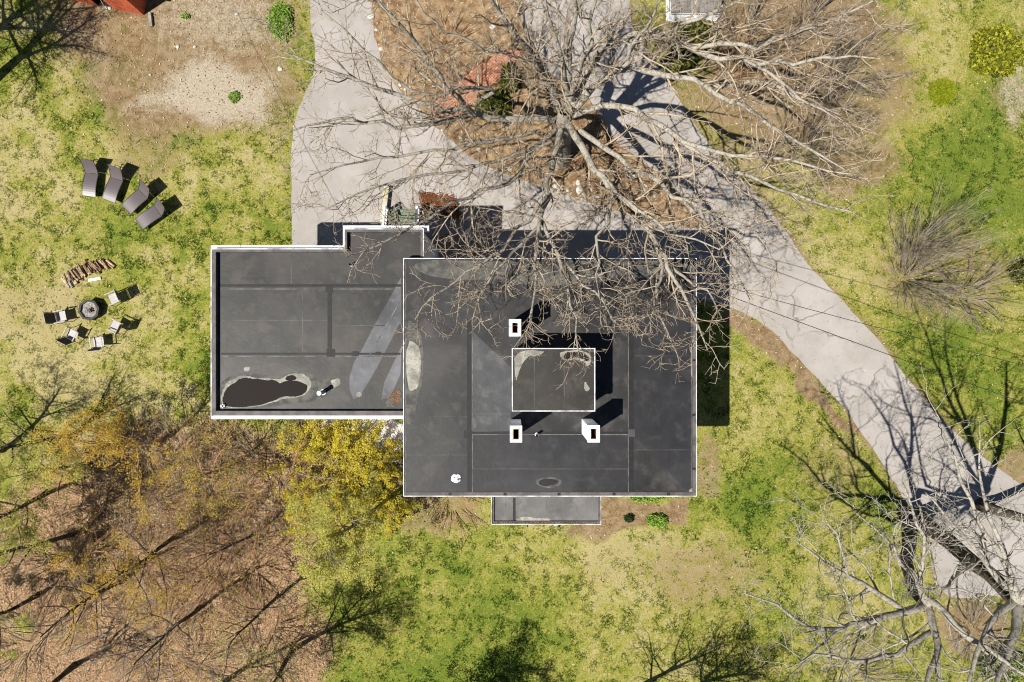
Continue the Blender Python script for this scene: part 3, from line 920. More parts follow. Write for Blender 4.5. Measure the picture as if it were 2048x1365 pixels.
# timber retaining edge south of the wing
ta, tb = W(700, 914, .3), W(830, 914, .3)
rt = empty('retaining_timber', (ta[0], ta[1], 0), 'brown timber retaining edge between the gravel patio and pale stones', 'timber')
for k in range(2):
    lpart(rt, 'beam', MAT['timber'], lambda q: q.box(ta[0] + 1.62 * k + .01, ta[0] + 1.62 * (k + 1), ta[1] - .09, ta[1] + .09, 0, .30), bevel=.012)

# ------------------------------------------------------------------ red shed, deck with lattice
A = Vector(W(146, 2, 0)); B = Vector(W(288, 31, 0)); A.z = B.z = 0
u = (B - A).normalized(); nrm = Vector((-u.y, u.x, 0))
sh = empty('red_shed', tuple(B), 'red painted wooden shed with an open doorway at the top edge', 'shed')
Lf = (B - A).length; H = 2.3; D = 2.6


def fpt(s, d, z): return tuple(A + u * s + nrm * d + Vector((0, 0, z)))


def slab(q, s0, s1, d0, d1, z0, z1):
    vv = [fpt(s, d, z) for z in (z0, z1) for s, d in ((s0, d0), (s1, d0), (s1, d1), (s0, d1))]
    q.add(vv, [(3, 2, 1, 0), (4, 5, 6, 7), (0, 1, 5, 4), (1, 2, 6, 5), (2, 3, 7, 6), (3, 0, 4, 7)])


nbd = 14
for k in range(nbd):
    s0 = Lf * k / nbd; s1 = Lf * (k + 1) / nbd - .008
    if 5 <= k <= 7: continue
    lpart(sh, 'board', MAT['red_board'], lambda q: slab(q, s0, s1, 0, .03, 0, H))
for k in range(8):
    lpart(sh, 'board', MAT['red_board'], lambda q: slab(q, Lf - .03, Lf, .032 + D * k / 8, .032 + D * (k + 1) / 8 - .008, 0, H))
lpart(sh, 'back_wall', MAT['red_board'], lambda q: (slab(q, 0, Lf, D + .035, D + .065, 0, H), slab(q, 0, .03, .032, D + .03, 0, H)))
lpart(sh, 'floor', MAT['shed_roof'], lambda q: slab(q, .04, Lf - .04, .05, D, .01, .08))
lpart(sh, 'roof', MAT['shed_roof'], lambda q: slab(q, -.1, Lf + .1, -.1, D + .15, H + .005, H + .08))
a, c = W(299, 25, .12), W(302, 53, .12)
q = MB((a[0], a[1], 0)); q.bar((a[0], a[1], .075), (c[0], c[1], .075), .14, .14)
tag(q.build('wooden_beam', MAT['plank'], None, bevel=.01), 'short grey squared beam lying on the dirt beside the red shed', 'beam')

dk = W(1333, 42, 0)
x0, y0 = dk[0], dk[1]; x1 = W(1432, 42, 0)[0]; y1 = W(1333, -90, 0)[1]
dkz = .9
deck = empty('lattice_deck', (x0, y0, 0), 'grey wooden deck with white lattice skirt at the top edge', 'deck')
nb_ = 18
for k in range(nb_):
    xa = x0 + (x1 - x0) * k / nb_
    lpart(deck, 'deck_board', MAT['grey_wood'], lambda q: q.box(xa + .004, xa + (x1 - x0) / nb_ - .004, y0 - .02, y1, dkz - .035, dkz))
lpart(deck, 'rim_joist', MAT['white'], lambda q: (q.box(x0, x1, y0, y0 + .03, dkz - .2, dkz - .037), q.box(x0, x0 + .03, y0 + .032, y1, dkz - .2, dkz - .037)))


def lattice(q, p0, p1, z0, z1):
    p0 = Vector(p0); p1 = Vector(p1); L = (p1 - p0).length; d_ = (p1 - p0) / L; h = z1 - z0
    nn = Vector((-d_.y, d_.x, 0))
    s_ = -h
    while s_ < L:
        for sg, off in ((1, 0), (-1, .008)):
            a0, a1 = (s_, s_ + h)
            z_a, z_b = (z0, z1) if sg == 1 else (z1, z0)
            c0 = max(a0, 0); c1 = min(a1, L)
            if c1 - c0 > .02:
                f = lambda t: z_a + (z_b - z_a) * (t - a0) / (a1 - a0)
                pa_ = p0 + d_ * c0 + nn * off; pb_ = p0 + d_ * c1 + nn * off
                q.bar((pa_.x, pa_.y, f(c0)), (pb_.x, pb_.y, f(c1)), .008, .045)
        s_ += .11


lpart(deck, 'lattice', MAT['white'], lambda q: lattice(q, (x0 - .03, y0 - .04, 0), (x1, y0 - .04, 0), .02, dkz - .2))
lpart(deck, 'lattice', MAT['white'], lambda q: lattice(q, (x0 - .03, y0 - .04, 0), (x0 - .03, y1, 0), .02, dkz - .2))
for xx, yy in ((x0 + .05, y0 + .08), (x1 - .05, y0 + .08), ((x0 + x1) / 2, y0 + .08)):
    lpart(deck, 'post', MAT['white'], lambda q: q.box(xx - .045, xx + .045, yy - .045, yy + .045, 0, dkz - .21))

# ------------------------------------------------------------------ garden furniture
def copy_tree(o, parent=None):
    c = o.copy()
    COL.objects.link(c)
    c.parent = parent
    for ch in list(o.children):
        copy_tree(ch, c)
    return c


def make_lounger(back):
    """foot at the origin, head towards +y"""
    e = empty('sun_lounger', (0, 0, 0))
    w_ = .31
    n = 10
    prof = [(k / n * 1.12, .33 + .07 * math.sin(math.pi * (k / n) ** .8) - .02 * (1 - k / n)) for k in range(n + 1)]
    q = MB()
    for (ya, za), (yb, zb) in zip(prof[:-1], prof[1:]):
        q.add([(-w_, ya, za), (w_, ya, za), (w_, yb, zb), (-w_, yb, zb), (-w_, ya, za - .015), (w_, ya, za - .015), (w_, yb, zb - .015), (-w_, yb, zb - .015)],
              [(0, 1, 2, 3), (7, 6, 5, 4), (0, 4, 5, 1), (2, 6, 7, 3)])
    q.build('seat', MAT['sling'], e)
    hy, hz = 1.15, .34
    bl = .74
    ty, tz = hy + bl * math.cos(back), hz + bl * math.sin(back)
    q = MB(); m_ = 6
    pr_ = []
    for k in range(m_ + 1):
        t = k / m_; s_ = .035 * math.sin(math.pi * t)
        pr_.append((hy + (ty - hy) * t + s_ * math.sin(back), hz + (tz - hz) * t - s_ * math.cos(back)))
    for (ya, za), (yb, zb) in zip(pr_[:-1], pr_[1:]):
        q.add([(-w_, ya, za), (w_, ya, za), (w_, yb, zb), (-w_, yb, zb), (-w_, ya + .012, za - .012), (w_, ya + .012, za - .012), (w_, yb + .012, zb - .012), (-w_, yb + .012, zb - .012)],
              [(0, 1, 2, 3), (7, 6, 5, 4), (0, 4, 5, 1), (2, 6, 7, 3)])
    q.build('backrest', MAT['sling'], e)
    for s in (-1, 1):
        q = MB(); q.tube([(s * (w_ + .02), ya, za - .01) for ya, za in prof] + [(s * (w_ + .02), 1.8, .30)], .02, 6)
        q.build('side_rail', MAT['chair_frame'], e)
        q = MB(); q.tube([(s * (w_ + .02), y_, z_) for y_, z_ in pr_], .016, 6)
        q.build('back_rail', MAT['chair_frame'], e)
        q = MB(); q.tube([(s * (w_ + .03), .18, .0), (s * (w_ + .02), .2, .34)], .018, 6)
        q.build('leg', MAT['chair_frame'], e)
        q = MB(); q.tube([(s * (w_ + .03), 1.66, .0), (s * (w_ + .02), 1.62, .31)], .018, 6)
        q.build('leg', MAT['chair_frame'], e)
        q = MB(); q.tube([(s * w_ * .8, hy + .45 * math.cos(back), hz + .45 * math.sin(back) - .01), (s * w_ * .8, 1.7, .30)], .012, 6)
        q.build('prop', MAT['chair_frame'], e)
    for yy, zz in ((1.13, .33), (1.78, .30), (0.0, .31)):
        q = MB(); q.tube([(-w_ - .02, yy, zz), (w_ + .02, yy, zz)], .015, 6)
        q.build('crossbar', MAT['chair_frame'], e)
    return e


spots = [((177, 393), (182, 351), 'taupe mesh sun lounger, leftmost of four on the lawn'), ((217, 402), (230, 365), 'taupe mesh sun lounger, second from left of four'),
         ((252, 420), (279.5, 393), 'taupe mesh sun lounger, third from left of four'), ((277.6, 449), (309, 426), 'taupe mesh sun lounger, rightmost of four nearest the house')]
protos = {}
for i, (ft, hg, lab) in enumerate(spots):
    bk = math.radians(46)
    if i == 0:
        e = protos[0] = make_lounger(bk)
    else:
        e = copy_tree(protos[0])
    a = W(*ft, .33); c = W(*hg, .36)
    e.location = (a[0], a[1], 0)
    e.rotation_euler = (0, 0, math.atan2(c[1] - a[1], c[0] - a[0]) - math.pi / 2)
    tag(e, lab, 'sun lounger', 'sun loungers on the lawn')


def make_chair():
    """seat centre at the origin, facing -y"""
    e = empty('patio_chair', (0, 0, 0))
    w_ = .25
    q = MB(); q.add([(-w_, -.24, .43), (w_, -.24, .43), (w_, 0, .405), (-w_, 0, .405), (w_, .22, .41), (-w_, .22, .41)], [(0, 1, 2, 3), (3, 2, 4, 5)])
    q.add([(-w_, -.24, .415), (w_, -.24, .415), (w_, .22, .395), (-w_, .22, .395)], [(3, 2, 1, 0)])
    q.build('seat', MAT['canvas'], e)
    q = MB(); q.add([(-w_, .25, .46), (w_, .25, .46), (w_, .42, .98), (-w_, .42, .98)], [(0, 1, 2, 3)])
    q.add([(-w_, .262, .455), (w_, .262, .455), (w_, .432, .975), (-w_, .432, .975)], [(3, 2, 1, 0)])
    q.build('backrest', MAT['canvas_dark'], e)
    for s in (-1, 1):
        x_ = s * (w_ + .03)
        q = MB(); q.tube([(x_, .34, .0), (x_, .22, .42), (x_, .43, 1.0)], .016, 6); q.build('back_leg', MAT['chair_frame'], e)
        q = MB(); q.tube([(x_, -.30, .0), (x_, -.25, .42), (x_, -.24, .62)], .016, 6); q.build('front_leg', MAT['chair_frame'], e)
        q = MB(); q.bar((x_, -.28, .63), (x_, .30, .64), .05, .025); q.build('armrest', MAT['chair_rail'], e)
    q = MB(); q.tube([(-w_ - .03, -.25, .42), (w_ + .03, -.25, .42)], .016, 6); q.build('front_rail', MAT['chair_frame'], e)
    q = MB(); q.tube([(-w_ - .03, .24, .42), (w_ + .03, .24, .42)], .018, 6); q.build('rear_rail', MAT['chair_rail'], e)
    q = MB(); q.tube([(-w_ - .03, .43, 1.0), (w_ + .03, .43, 1.0)], .016, 6); q.build('top_rail', MAT['chair_rail'], e)
    return e


pit = W(187, 621, 0)
chs = [((229, 597), 0, 'canvas patio chair right of the fire pit, nearest the firewood'), ((232, 653), 4, 'canvas patio chair right of and below the fire pit'),
       ((197, 685), -12, 'canvas patio chair below the fire pit, lowest of the five'), ((144, 670), 6, 'canvas patio chair with dark back at lower left of fire pit'),
       ((122, 634), -2, 'canvas patio chair with dark back farthest left of the pit')]
cproto = None
for i, (p_, da, lab) in enumerate(chs):
    a = W(*p_, .42)
    if cproto is None: e = cproto = make_chair()
    else: e = copy_tree(cproto)
    e.location = (a[0], a[1], 0)
    e.rotation_euler = (0, 0, math.atan2(pit[1] - a[1], pit[0] - a[0]) + math.pi / 2 + math.radians(da))
    tag(e, lab, 'chair', 'patio chairs around the fire pit')

fp = empty('fire_pit', pit, 'octagonal dark metal fire pit full of pale ash', 'fire pit')
R0, R1, HZ = .53, .42, .40
oc = [(math.cos(k * math.pi / 4 + .2), math.sin(k * math.pi / 4 + .2)) for k in range(8)]
for k in range(8):
    (ax, ay), (bx, by) = oc[k], oc[(k + 1) % 8]
    q = MB(); q.add([(ax * R0, ay * R0, HZ), (bx * R0, by * R0, HZ), (bx * R1, by * R1, HZ), (ax * R1, ay * R1, HZ), (ax * R0, ay * R0, HZ - .03), (bx * R0, by * R0, HZ - .03), (bx * R1, by * R1, HZ - .03), (ax * R1, ay * R1, HZ - .03)],
                  [(0, 1, 2, 3), (7, 6, 5, 4), (0, 4, 5, 1), (1, 5, 6, 2), (2, 6, 7, 3), (3, 7, 4, 0)])
    q.build('rim_panel', MAT['dark_metal'], fp)
    q = MB(); q.add([(ax * .5, ay * .5, 0), (bx * .5, by * .5, 0), (bx * .5, by * .5, HZ - .03), (ax * .5, ay * .5, HZ - .03), (ax * .48, ay * .48, 0), (bx * .48, by * .48, 0), (bx * .48, by * .48, HZ - .03), (ax * .48, ay * .48, HZ - .03)],
                  [(0, 1, 2, 3), (7, 6, 5, 4)])
    q.build('side_panel', MAT['dark_metal'], fp)
q = MB(); nr, ns = 5, 16
vv = [(0, 0, .33)]
for r in range(1, nr + 1):
    for s in range(ns):
        a = 2 * math.pi * s / ns
        vv.append((.42 * r / nr * math.cos(a), .42 * r / nr * math.sin(a), .33 + random.uniform(-.03, .03)))
ff = [(0, 1 + s, 1 + (s + 1) % ns) for s in range(ns)]
for r in range(nr - 1):
    for s in range(ns):
        ff.append((1 + r * ns + s, 1 + (r + 1) * ns + s, 1 + (r + 1) * ns + (s + 1) % ns, 1 + r * ns + (s + 1) % ns))
q.add(vv, ff); q.build('ash', MAT['ash'], fp)
for k in range(4):
    a = random.uniform(0, 6.28); q = MB()
    q.tube([(-.12 * math.cos(a) + .12, -.12 * math.sin(a), .36), (.12 * math.cos(a) + .12, .12 * math.sin(a), .37)], .03, 6)
    q.build('charred_log', MAT['flue'] if k == 0 else MAT['black'], fp)

# firewood heap
logs_me = []
for kind in range(5):
    bm = bmesh.new(); r = [.055, .072, .062, .066, .045][kind]; L = .52
    arc = [2 * math.pi, math.pi * .9, math.pi * .6, math.pi * 1.1, 2 * math.pi][kind]
    n_ = 8
    prof = [(r * math.cos(arc * t / n_ - arc / 2), r * math.sin(arc * t / n_ - arc / 2)) for t in range(n_ + (0 if arc > 6 else 1))]
    if arc < 6: prof.append((-.02, 0))
    va = [bm.verts.new((-L / 2, y_, x_)) for x_, y_ in prof]; vb = [bm.verts.new((L / 2, y_ * .95, x_ * .95)) for x_, y_ in prof]
    for i in range(len(prof)):
        j = (i + 1) % len(prof)
        bm.faces.new((va[i], va[j], vb[j], vb[i]))
    bm.faces.new(va[::-1]); bm.faces.new(vb)
    bmesh.ops.recalc_face_normals(bm, faces=bm.faces[:])
    me = bpy.data.meshes.new('firewood_log'); bm.to_mesh(me); bm.free()
    logs_me.append(me)
nlog = 50
for k in range(nlog):
    t = random.random() if k >= 26 else k / 25
    lay = 0 if k < 26 else (1 if k < 42 else 2)
    if lay: t = .08 + .86 * t
    sx, sy = 128 + 92 * t, 566 - 40 * t - 7 * math.sin(math.pi * t)
    off = random.uniform(-7, 7) if lay == 0 else random.uniform(-4, 4)
    base = W(sx + off * .45, sy + off * .9, .1)
    me = random.choice(logs_me)
    white = t < .25 and random.random() < .75
    if white:
        me2 = me.copy(); me2.materials.append(MAT['log_white'])
    else:
        me2 = me
        if not me2.materials: me2.materials.append(MAT['log_bark'])
    o = link('firewood_log', me2)
    a = math.radians(-58 + 10 * t + random.uniform(-14, 14))
    o.rotation_euler = (random.uniform(-3, 3), random.uniform(-.12, .12), a)
    o.location = (base[0], base[1], .06 + lay * .10 + random.uniform(0, .02))
    if white:
        tag(o, 'whitish split log at the left end of the firewood heap', 'log', 'white split logs in the firewood heap')
    else:
        tag(o, 'brown split log in the firewood heap on the lawn', 'log', 'brown split logs in the firewood heap')
q = MB(); a = W(188, 559, .1); q.bar((-.3, -.05, 0), (.3, .06, 0), .13, .06)
o = q.build('white_board', MAT['white'], None, bevel=.008, loc=(a[0], a[1], .05)); tag(o, 'short white board lying against the firewood heap', 'board')
q = MB(); a = W(170, 521, .1); q.tube([(0, 0, 0), (0, 0, .12), (.01, 0, .2)], .07, 10, .03)
o = q.build('orange_bottle', MAT['orange'], None, smooth=True, loc=(a[0], a[1], 0)); tag(o, 'small orange plastic container behind the firewood heap', 'container')

# crumpled plastic on the roof
x, y, _ = W(912, 957, ZM + .05)
bm = bmesh.new(); bmesh.ops.create_icosphere(bm, subdivisions=3, radius=.2)
for v in bm.verts:
    k = fbm(np.array([v.co.x * 14 + 3]), np.array([v.co.y * 14 + v.co.z * 9]), 4, 3)[0]
    v.co.z = max(v.co.z, -.05) * .2 * (.6 + .8 * k); v.co.x *= .85 + .3 * k
me = bpy.data.meshes.new('plastic_wrap'); bm.to_mesh(me); bm.free()
o = link('plastic_wrap', me, MAT['wrap'], None, (x, y, ZM + .03)); tag(o, 'crumpled round white plastic lying on the main roof corner', 'plastic')

# ------------------------------------------------------------------ cables
def cable(name, a, b_, sag, r, material, label):
    q = MB(); a = Vector(a); b_ = Vector(b_)
    pts = []
    for k in range(25):
        t = k / 24; p = a.lerp(b_, t); p.z -= sag * 4 * t * (1 - t); pts.append(tuple(p))
    q.tube(pts, r, 5)
    tag(q.build(name, material), label, 'cable')


cable('overhead_cable', W(478, 496, 5.75), W(178, -40, 6.2), .12, .011, MAT['wire_yellow'], 'straw coloured cable running from the wing to the top left')
cable('overhead_cable', W(1394, 558, 6.1), W(2130, 752, 6.8), .25, .013, MAT['wire_dark'], 'upper thin dark cable crossing the driveway from the main roof')
cable('overhead_cable', W(1394, 568, 5.9), W(2130, 835, 6.4), .3, .015, MAT['wire_dark'], 'lower thin dark cable crossing the driveway from the main roof')

# ------------------------------------------------------------------ trees
def build_tubes(polys, sides):
    """polys: list of (pts (n,3), radii (n,)) -> verts, quads"""
    groups = {}
    for p, r in polys:
        groups.setdefault(len(p), []).append((p, r))
    VV, FF, base = [], [], 0
    ang_ = np.arange(sides) * 2 * np.pi / sides
    ca_, sa_ = np.cos(ang_), np.sin(ang_)
    for n, lst in groups.items():
        P = np.array([a for a, _ in lst]); R = np.array([b_ for _, b_ in lst])
        T = np.empty_like(P); T[:, 1:-1] = P[:, 2:] - P[:, :-2]; T[:, 0] = P[:, 1] - P[:, 0]; T[:, -1] = P[:, -1] - P[:, -2]
        T /= np.linalg.norm(T, axis=2, keepdims=True) + 1e-9
        mean = T.mean(1); ax_ = np.zeros_like(mean); ax_[np.arange(len(mean)), np.abs(mean).argmin(1)] = 1
        U = np.cross(T, ax_[:, None, :]); U /= np.linalg.norm(U, axis=2, keepdims=True) + 1e-9
        Vv = np.cross(T, U)
        ring = P[:, :, None, :] + R[:, :, None, None] * (U[:, :, None, :] * ca_[None, None, :, None] + Vv[:, :, None, :] * sa_[None, None, :, None])
        K = len(lst)
        VV.append(ring.reshape(-1, 3))
        k = np.arange(K)[:, None, None] * n * sides + np.arange(n - 1)[None, :, None] * sides
        s0 = np.arange(sides)[None, None, :]; s1 = (s0 + 1) % sides
        q = np.stack([k + s0, k + s1, k + sides + s1, k + sides + s0], -1).reshape(-1, 4) + base
        FF.append(q); base += K * n * sides
    return np.concatenate(VV), np.concatenate(FF)


def unit(v):
    return v / (np.linalg.norm(v) + 1e-9)


def wander(rng, p, d, L, r0, r1, n, wig, trop):
    pts = [p]; d = unit(d)
    st_ = L / n
    for i in range(n):
        d = unit(d + rng.normal(0, wig, 3) + trop)
        pts.append(pts[-1] + d * st_)
    return np.array(pts), np.linspace(r0, r1, n + 1)


def ramify(rng, pts, rads, lvl, spec, out):
    if lvl >= len(spec): return
    s = spec[lvl]
    seg = np.linalg.norm(np.diff(pts, axis=0), axis=1); L = seg.sum(); cum = np.concatenate([[0], np.cumsum(seg)])
    k = int(L * s['dens'] + rng.random())
    for j in range(k):
        t = s.get('t0', .15) + (1 - s.get('t0', .15)) * (j + rng.random()) / max(k, 1)
        x = t * L; i = min(np.searchsorted(cum, x, 'right') - 1, len(seg) - 1)
        f = (x - cum[i]) / (seg[i] + 1e-9)
        p = pts[i] * (1 - f) + pts[i + 1] * f; r = rads[i] * (1 - f) + rads[i + 1] * f
        tg = unit(pts[i + 1] - pts[i])
        side = unit(np.cross(tg, rng.normal(0, 1, 3)))
        side[2] *= s.get('flat', .7); side = unit(side)
        a = math.radians(rng.uniform(*s['ang']))
        d = tg * math.cos(a) + side * math.sin(a)
        ln = rng.uniform(*s['len']) * (1.15 - .55 * t)
        rr = min(max(r * s.get('rf', .6), s['rmin']), s.get('rmax', 9))
        q, w_ = wander(rng, p, d, ln, rr, max(rr * .35, s['rmin'] * .6), s['n'], s['wig'], np.array(s.get('trop', (0, 0, .04))))
        out[lvl].append((q, w_))
        ramify(rng, q, w_, lvl + 1, spec, out)


def leaves_mesh(name, C, size, cols, rng, flat=.5):
    """one bent leaf of two triangles at every centre"""
    C = np.asarray(C); n = len(C)
    nn = rng.normal(0, flat, (n, 3)); nn[:, 2] = 1; nn /= np.linalg.norm(nn, axis=1, keepdims=True)
    a = np.cross(nn, rng.normal(0, 1, (n, 3))); a /= np.linalg.norm(a, axis=1, keepdims=True)
    b_ = np.cross(nn, a)
    s = size * rng.uniform(.6, 1.4, (n, 1))
    V = np.stack([C + a * s, C + b_ * s * .55, C - a * s, C - b_ * s * .55], 1).reshape(-1, 3)
    i = np.arange(n) * 4
    Fq = np.stack([i, i + 1, i + 2, i + 3], 1)
    return tris_mesh(name, V, Fq, False, np.repeat(cols, 4, 0))


def pick_cols(rng, n, palette, jit=.18):
    P = np.array([p[:3] for p in palette]); c = P[rng.integers(0, len(P), n)]
    return np.clip(c * rng.uniform(1 - jit, 1 + jit, (n, 1)), 0, 1)


def finish_tree(e, trunk, limbs, out, bark, twig, sides=(10, 7), buds=None, rng=None, loc=None):
    loc = np.array(loc)
    v, f = build_tubes(trunk, sides[0]); link('trunk', tris_mesh('trunk', v - loc, f, True), bark, e)
    for l in limbs:
        v, f = build_tubes([l], sides[1]); link('limb', tris_mesh('limb', v - loc, f, True), bark, e)
    v0, f0 = [], []; n = 0
    for lv, polys in enumerate(out):
        if not polys: continue
        v, f = build_tubes(polys, 5 if lv == 0 else (4 if lv == 1 else 3))
        v0.append(v); f0.append(f + n); n += len(v)
    if v0:
        link('crown', tris_mesh('crown', np.concatenate(v0) - loc, np.concatenate(f0), True), twig, e)['kind'] = 'stuff'
    if buds:
        tips = [p[-1] for lv in out[-2:] for p, _ in lv] + [p[len(p) // 2] for p, _ in out[-1]]
        tips = np.array(tips)
        k = buds['n']; C = tips[rng.integers(0, len(tips), k)] + rng.normal(0, buds.get('spread', .11), (k, 3))
        if 'keep' in buds:
            C = C[buds['keep'](C)]
        link('buds', leaves_mesh('buds', C - loc, buds['size'], pick_cols(rng, len(C), buds['pal']), rng), MAT['leaf'], e)['kind'] = 'stuff'


TW = dict(
    full=[dict(dens=1.8, len=(1.2, 3.2), ang=(25, 60), n=6, wig=.17, rmin=.016, rf=.5, t0=.12, flat=.7, rmax=.05),
          dict(dens=3.4, len=(.5, 1.4), ang=(28, 65), n=5, wig=.20, rmin=.0105, rf=.55, t0=.15, rmax=.02),
          dict(dens=4.2, len=(.18, .55), ang=(30, 70), n=3, wig=.22, rmin=.0085, rf=.6, t0=.2, rmax=.011)],
)

# ---- the great bare tree north of the house
rng = np.random.default_rng(101)
base = np.array(W(1122, 318, 0))
BT = empty('shade_tree', tuple(base), 'huge bare grey barked tree spreading over the driveway and main roof', 'tree')
tr_px = [(1122, 318, 0, .56), (1123, 311, .35, .44), (1126, 290, 1.6, .38), (1128, 265, 3.2, .36), (1128, 242, 4.8, .34), (1130, 220, 5.8, .26)]
trunk = [(np.array([W(a, b_, z) for a, b_, z, r in tr_px]), np.array([r for *_, r in tr_px]))]
LIMBS = [
    (4.6, 12.0, .20, [(1122, 225), (1105, 180), (1068, 130), (1045, 95), (1010, 45), (985, 5), (960, -60)]),
    (5.0, 11.0, .15, [(1112, 190), (1080, 120), (1052, 60), (1040, 10), (1025, -60)]),
    (4.4, 9.5, .17, [(1122, 240), (1050, 236), (990, 240), (935, 232), (880, 218), (830, 200), (760, 175), (700, 162), (650, 138), (590, 112), (540, 95)]),
    (6.6, 9.5, .10, [(935, 232), (890, 245), (820, 255), (740, 240), (680, 238), (610, 252), (560, 272)]),
    (6.5, 12.0, .11, [(950, 234), (915, 195), (887, 161), (849, 108), (805, 59), (755, 0), (720, -50)]),
    (6.4, 11.0, .08, [(960, 200), (1000, 180), (930, 178), (860, 195), (800, 170), (740, 110), (690, 60), (640, 20)]),
    (5.0, 10.5, .10, [(1110, 262), (1060, 300), (1033, 357), (985, 380), (925, 398), (870, 430), (820, 455), (760, 490), (700, 512)]),
    (5.5, 10.0, .07, [(1100, 285), (1040, 310), (960, 330), (880, 345), (800, 360), (720, 385), (650, 420)]),
    (5.5, 9.5, .08, [(1080, 262), (1010, 280), (930, 290), (850, 305), (760, 320), (690, 330), (620, 350)]),
    (5.0, 10.5, .14, [(1122, 262), (1108, 320), (1096, 380), (1080, 440), (1076, 500), (1072, 560), (1064, 620), (1060, 660)]),
    (7.4, 10.5, .07, [(1092, 395), (1060, 440), (1010, 490), (960, 530), (905, 565), (850, 605), (830, 640)]),
    (7.8, 10.0, .06, [(1080, 450), (1030, 500), (985, 545), (960, 590), (945, 640)]),
    (7.6, 10.5, .08, [(1084, 440), (1110, 500), (1135, 560), (1148, 620), (1152, 670), (1158, 715)]),
    (8.2, 10.5, .05, [(1118, 520), (1165, 560), (1205, 600), (1225, 640)]),
    (5.0, 10.5, .18, [(1138, 250), (1165, 300), (1195, 345), (1225, 380), (1262, 412), (1300, 455), (1325, 510), (1350, 560), (1378, 610), (1400, 660), (1415, 700)]),
    (8.2, 10.5, .06, [(1318, 490), (1322, 550), (1312, 610), (1330, 650), (1345, 690)]),
    (8.4, 10.5, .055, [(1340, 530), (1380, 560), (1420, 590), (1445, 640)]),
    (7.2, 10.0, .075, [(1225, 380), (1215, 430), (1200, 480), (1190, 540), (1200, 600)]),
    (7.0, 10.5, .07, [(1205, 350), (1245, 400), (1290, 430), (1345, 470), (1395, 480), (1440, 500)]),
    (5.2, 10.5, .15, [(1145, 232), (1200, 210), (1258, 213), (1310, 245), (1366, 284), (1440, 331), (1520, 362), (1600, 393), (1660, 415), (1710, 425)]),
    (7.8, 10.5, .08, [(1366, 284), (1440, 305), (1520, 312), (1600, 325), (1665, 345), (1720, 350)]),
    (5.2, 10.5, .13, [(1160, 262), (1215, 300), (1280, 345), (1345, 380), (1400, 415), (1470, 440), (1520, 470), (1545, 520)]),
    (7.2, 10.0, .07, [(1345, 380), (1400, 440), (1440, 490), (1475, 550), (1500, 600)]),
    (5.4, 11.5, .16, [(1148, 222), (1190, 170), (1230, 145), (1300, 150), (1370, 155), (1420, 175), (1475, 205), (1520, 240), (1570, 270), (1640, 310), (1690, 340)]),
    (8.0, 11.5, .08, [(1420, 175), (1490, 165), (1560, 178), (1620, 205), (1680, 230)]),
    (5.6, 12.0, .17, [(1146, 210), (1180, 130), (1205, 92), (1260, 74), (1330, 64), (1400, 40), (1470, 8), (1540, -40)]),
    (8.0, 12.0, .11, [(1260, 80), (1330, 76), (1385, 100), (1440, 85), (1530, 88), (1600, 70), (1660, 45), (1740, 5), (1790, -20)]),
    (9.0, 12.0, .10, [(1385, 98), (1430, 118), (1490, 120), (1560, 124), (1640, 122), (1700, 112), (1760, 118)]),
    (9.6, 12.0, .06, [(1490, 120), (1540, 150), (1590, 190), (1640, 215), (1690, 250)]),
    (5.6, 12.5, .17, [(1134, 205), (1138, 140), (1146, 80), (1150, 30), (1152, -60)]),
    (6.2, 12.5, .13, [(1140, 200), (1165, 120), (1178, 60), (1192, 0), (1205, -60)]),
    (6.4, 11.5, .10, [(1138, 190), (1122, 100), (1098, 40), (1085, -30)]),
    (7.4, 12.0, .07, [(1230, 150), (1250, 110), (1290, 60), (1310, 20), (1340, -30)]),
    (7.4, 11.5, .06, [(1068, 130), (1020, 110), (960, 88), (900, 70), (850, 30), (820, -20)]),
]
limbs = []
for z0, z1, r0, pts in LIMBS:
    n = len(pts)
    cum = np.concatenate([[0], np.cumsum([math.dist(pts[i], pts[i + 1]) for i in range(n - 1)])]); cum /= cum[-1]
    # finer, slightly crooked course
    tt = np.linspace(0, 1, n * 2)
    X = np.interp(tt, cum, [p[0] for p in pts]); Y = np.interp(tt, cum, [p[1] for p in pts]); Z = z0 + (z1 - z0) * tt ** .85
    jit = np.sin(np.pi * np.clip(tt * 1.2, 0, 1))
    X = X + rng.normal(0, 4.6, len(tt)) * jit; Y = Y + rng.normal(0, 4.6, len(tt)) * jit
    P = np.array([W(a, b_, z) for a, b_, z in zip(X, Y, Z)])
    R = r0 * .82 * (1 - tt) ** .8 + .018
    limbs.append((P, R))
out = [[], [], []]
for P, R in limbs:
    ramify(rng, P, R, 0, TW['full'], out)
finish_tree(BT, trunk, limbs, out, MAT['bark'], MAT['twig'], (14, 8), None, rng, base)
print('big tree polylines', [len(o_) for o_ in out])

# ---- the two stemmed tree by the lower driveway
rng = np.random.default_rng(55)
base = np.array(W(1826, 1032, 0))
T2 = empty('shade_tree', tuple(base), 'bare pale barked tree with forking stems beside the lower driveway', 'tree')


def pxline(pts, n=2, jit=3.0):
    pts = np.array(pts, float); m_ = len(pts)
    t0_ = np.linspace(0, 1, m_); tt = np.linspace(0, 1, m_ * n)
    A_ = np.stack([np.interp(tt, t0_, pts[:, k]) for k in range(4)], 1)
    w_ = np.sin(np.pi * np.clip(tt, 0, 1))
    A_[:, 0] += rng.normal(0, jit, len(tt)) * w_; A_[:, 1] += rng.normal(0, jit, len(tt)) * w_
    return np.array([W(a, b_, z) for a, b_, z, r in A_]), A_[:, 3]


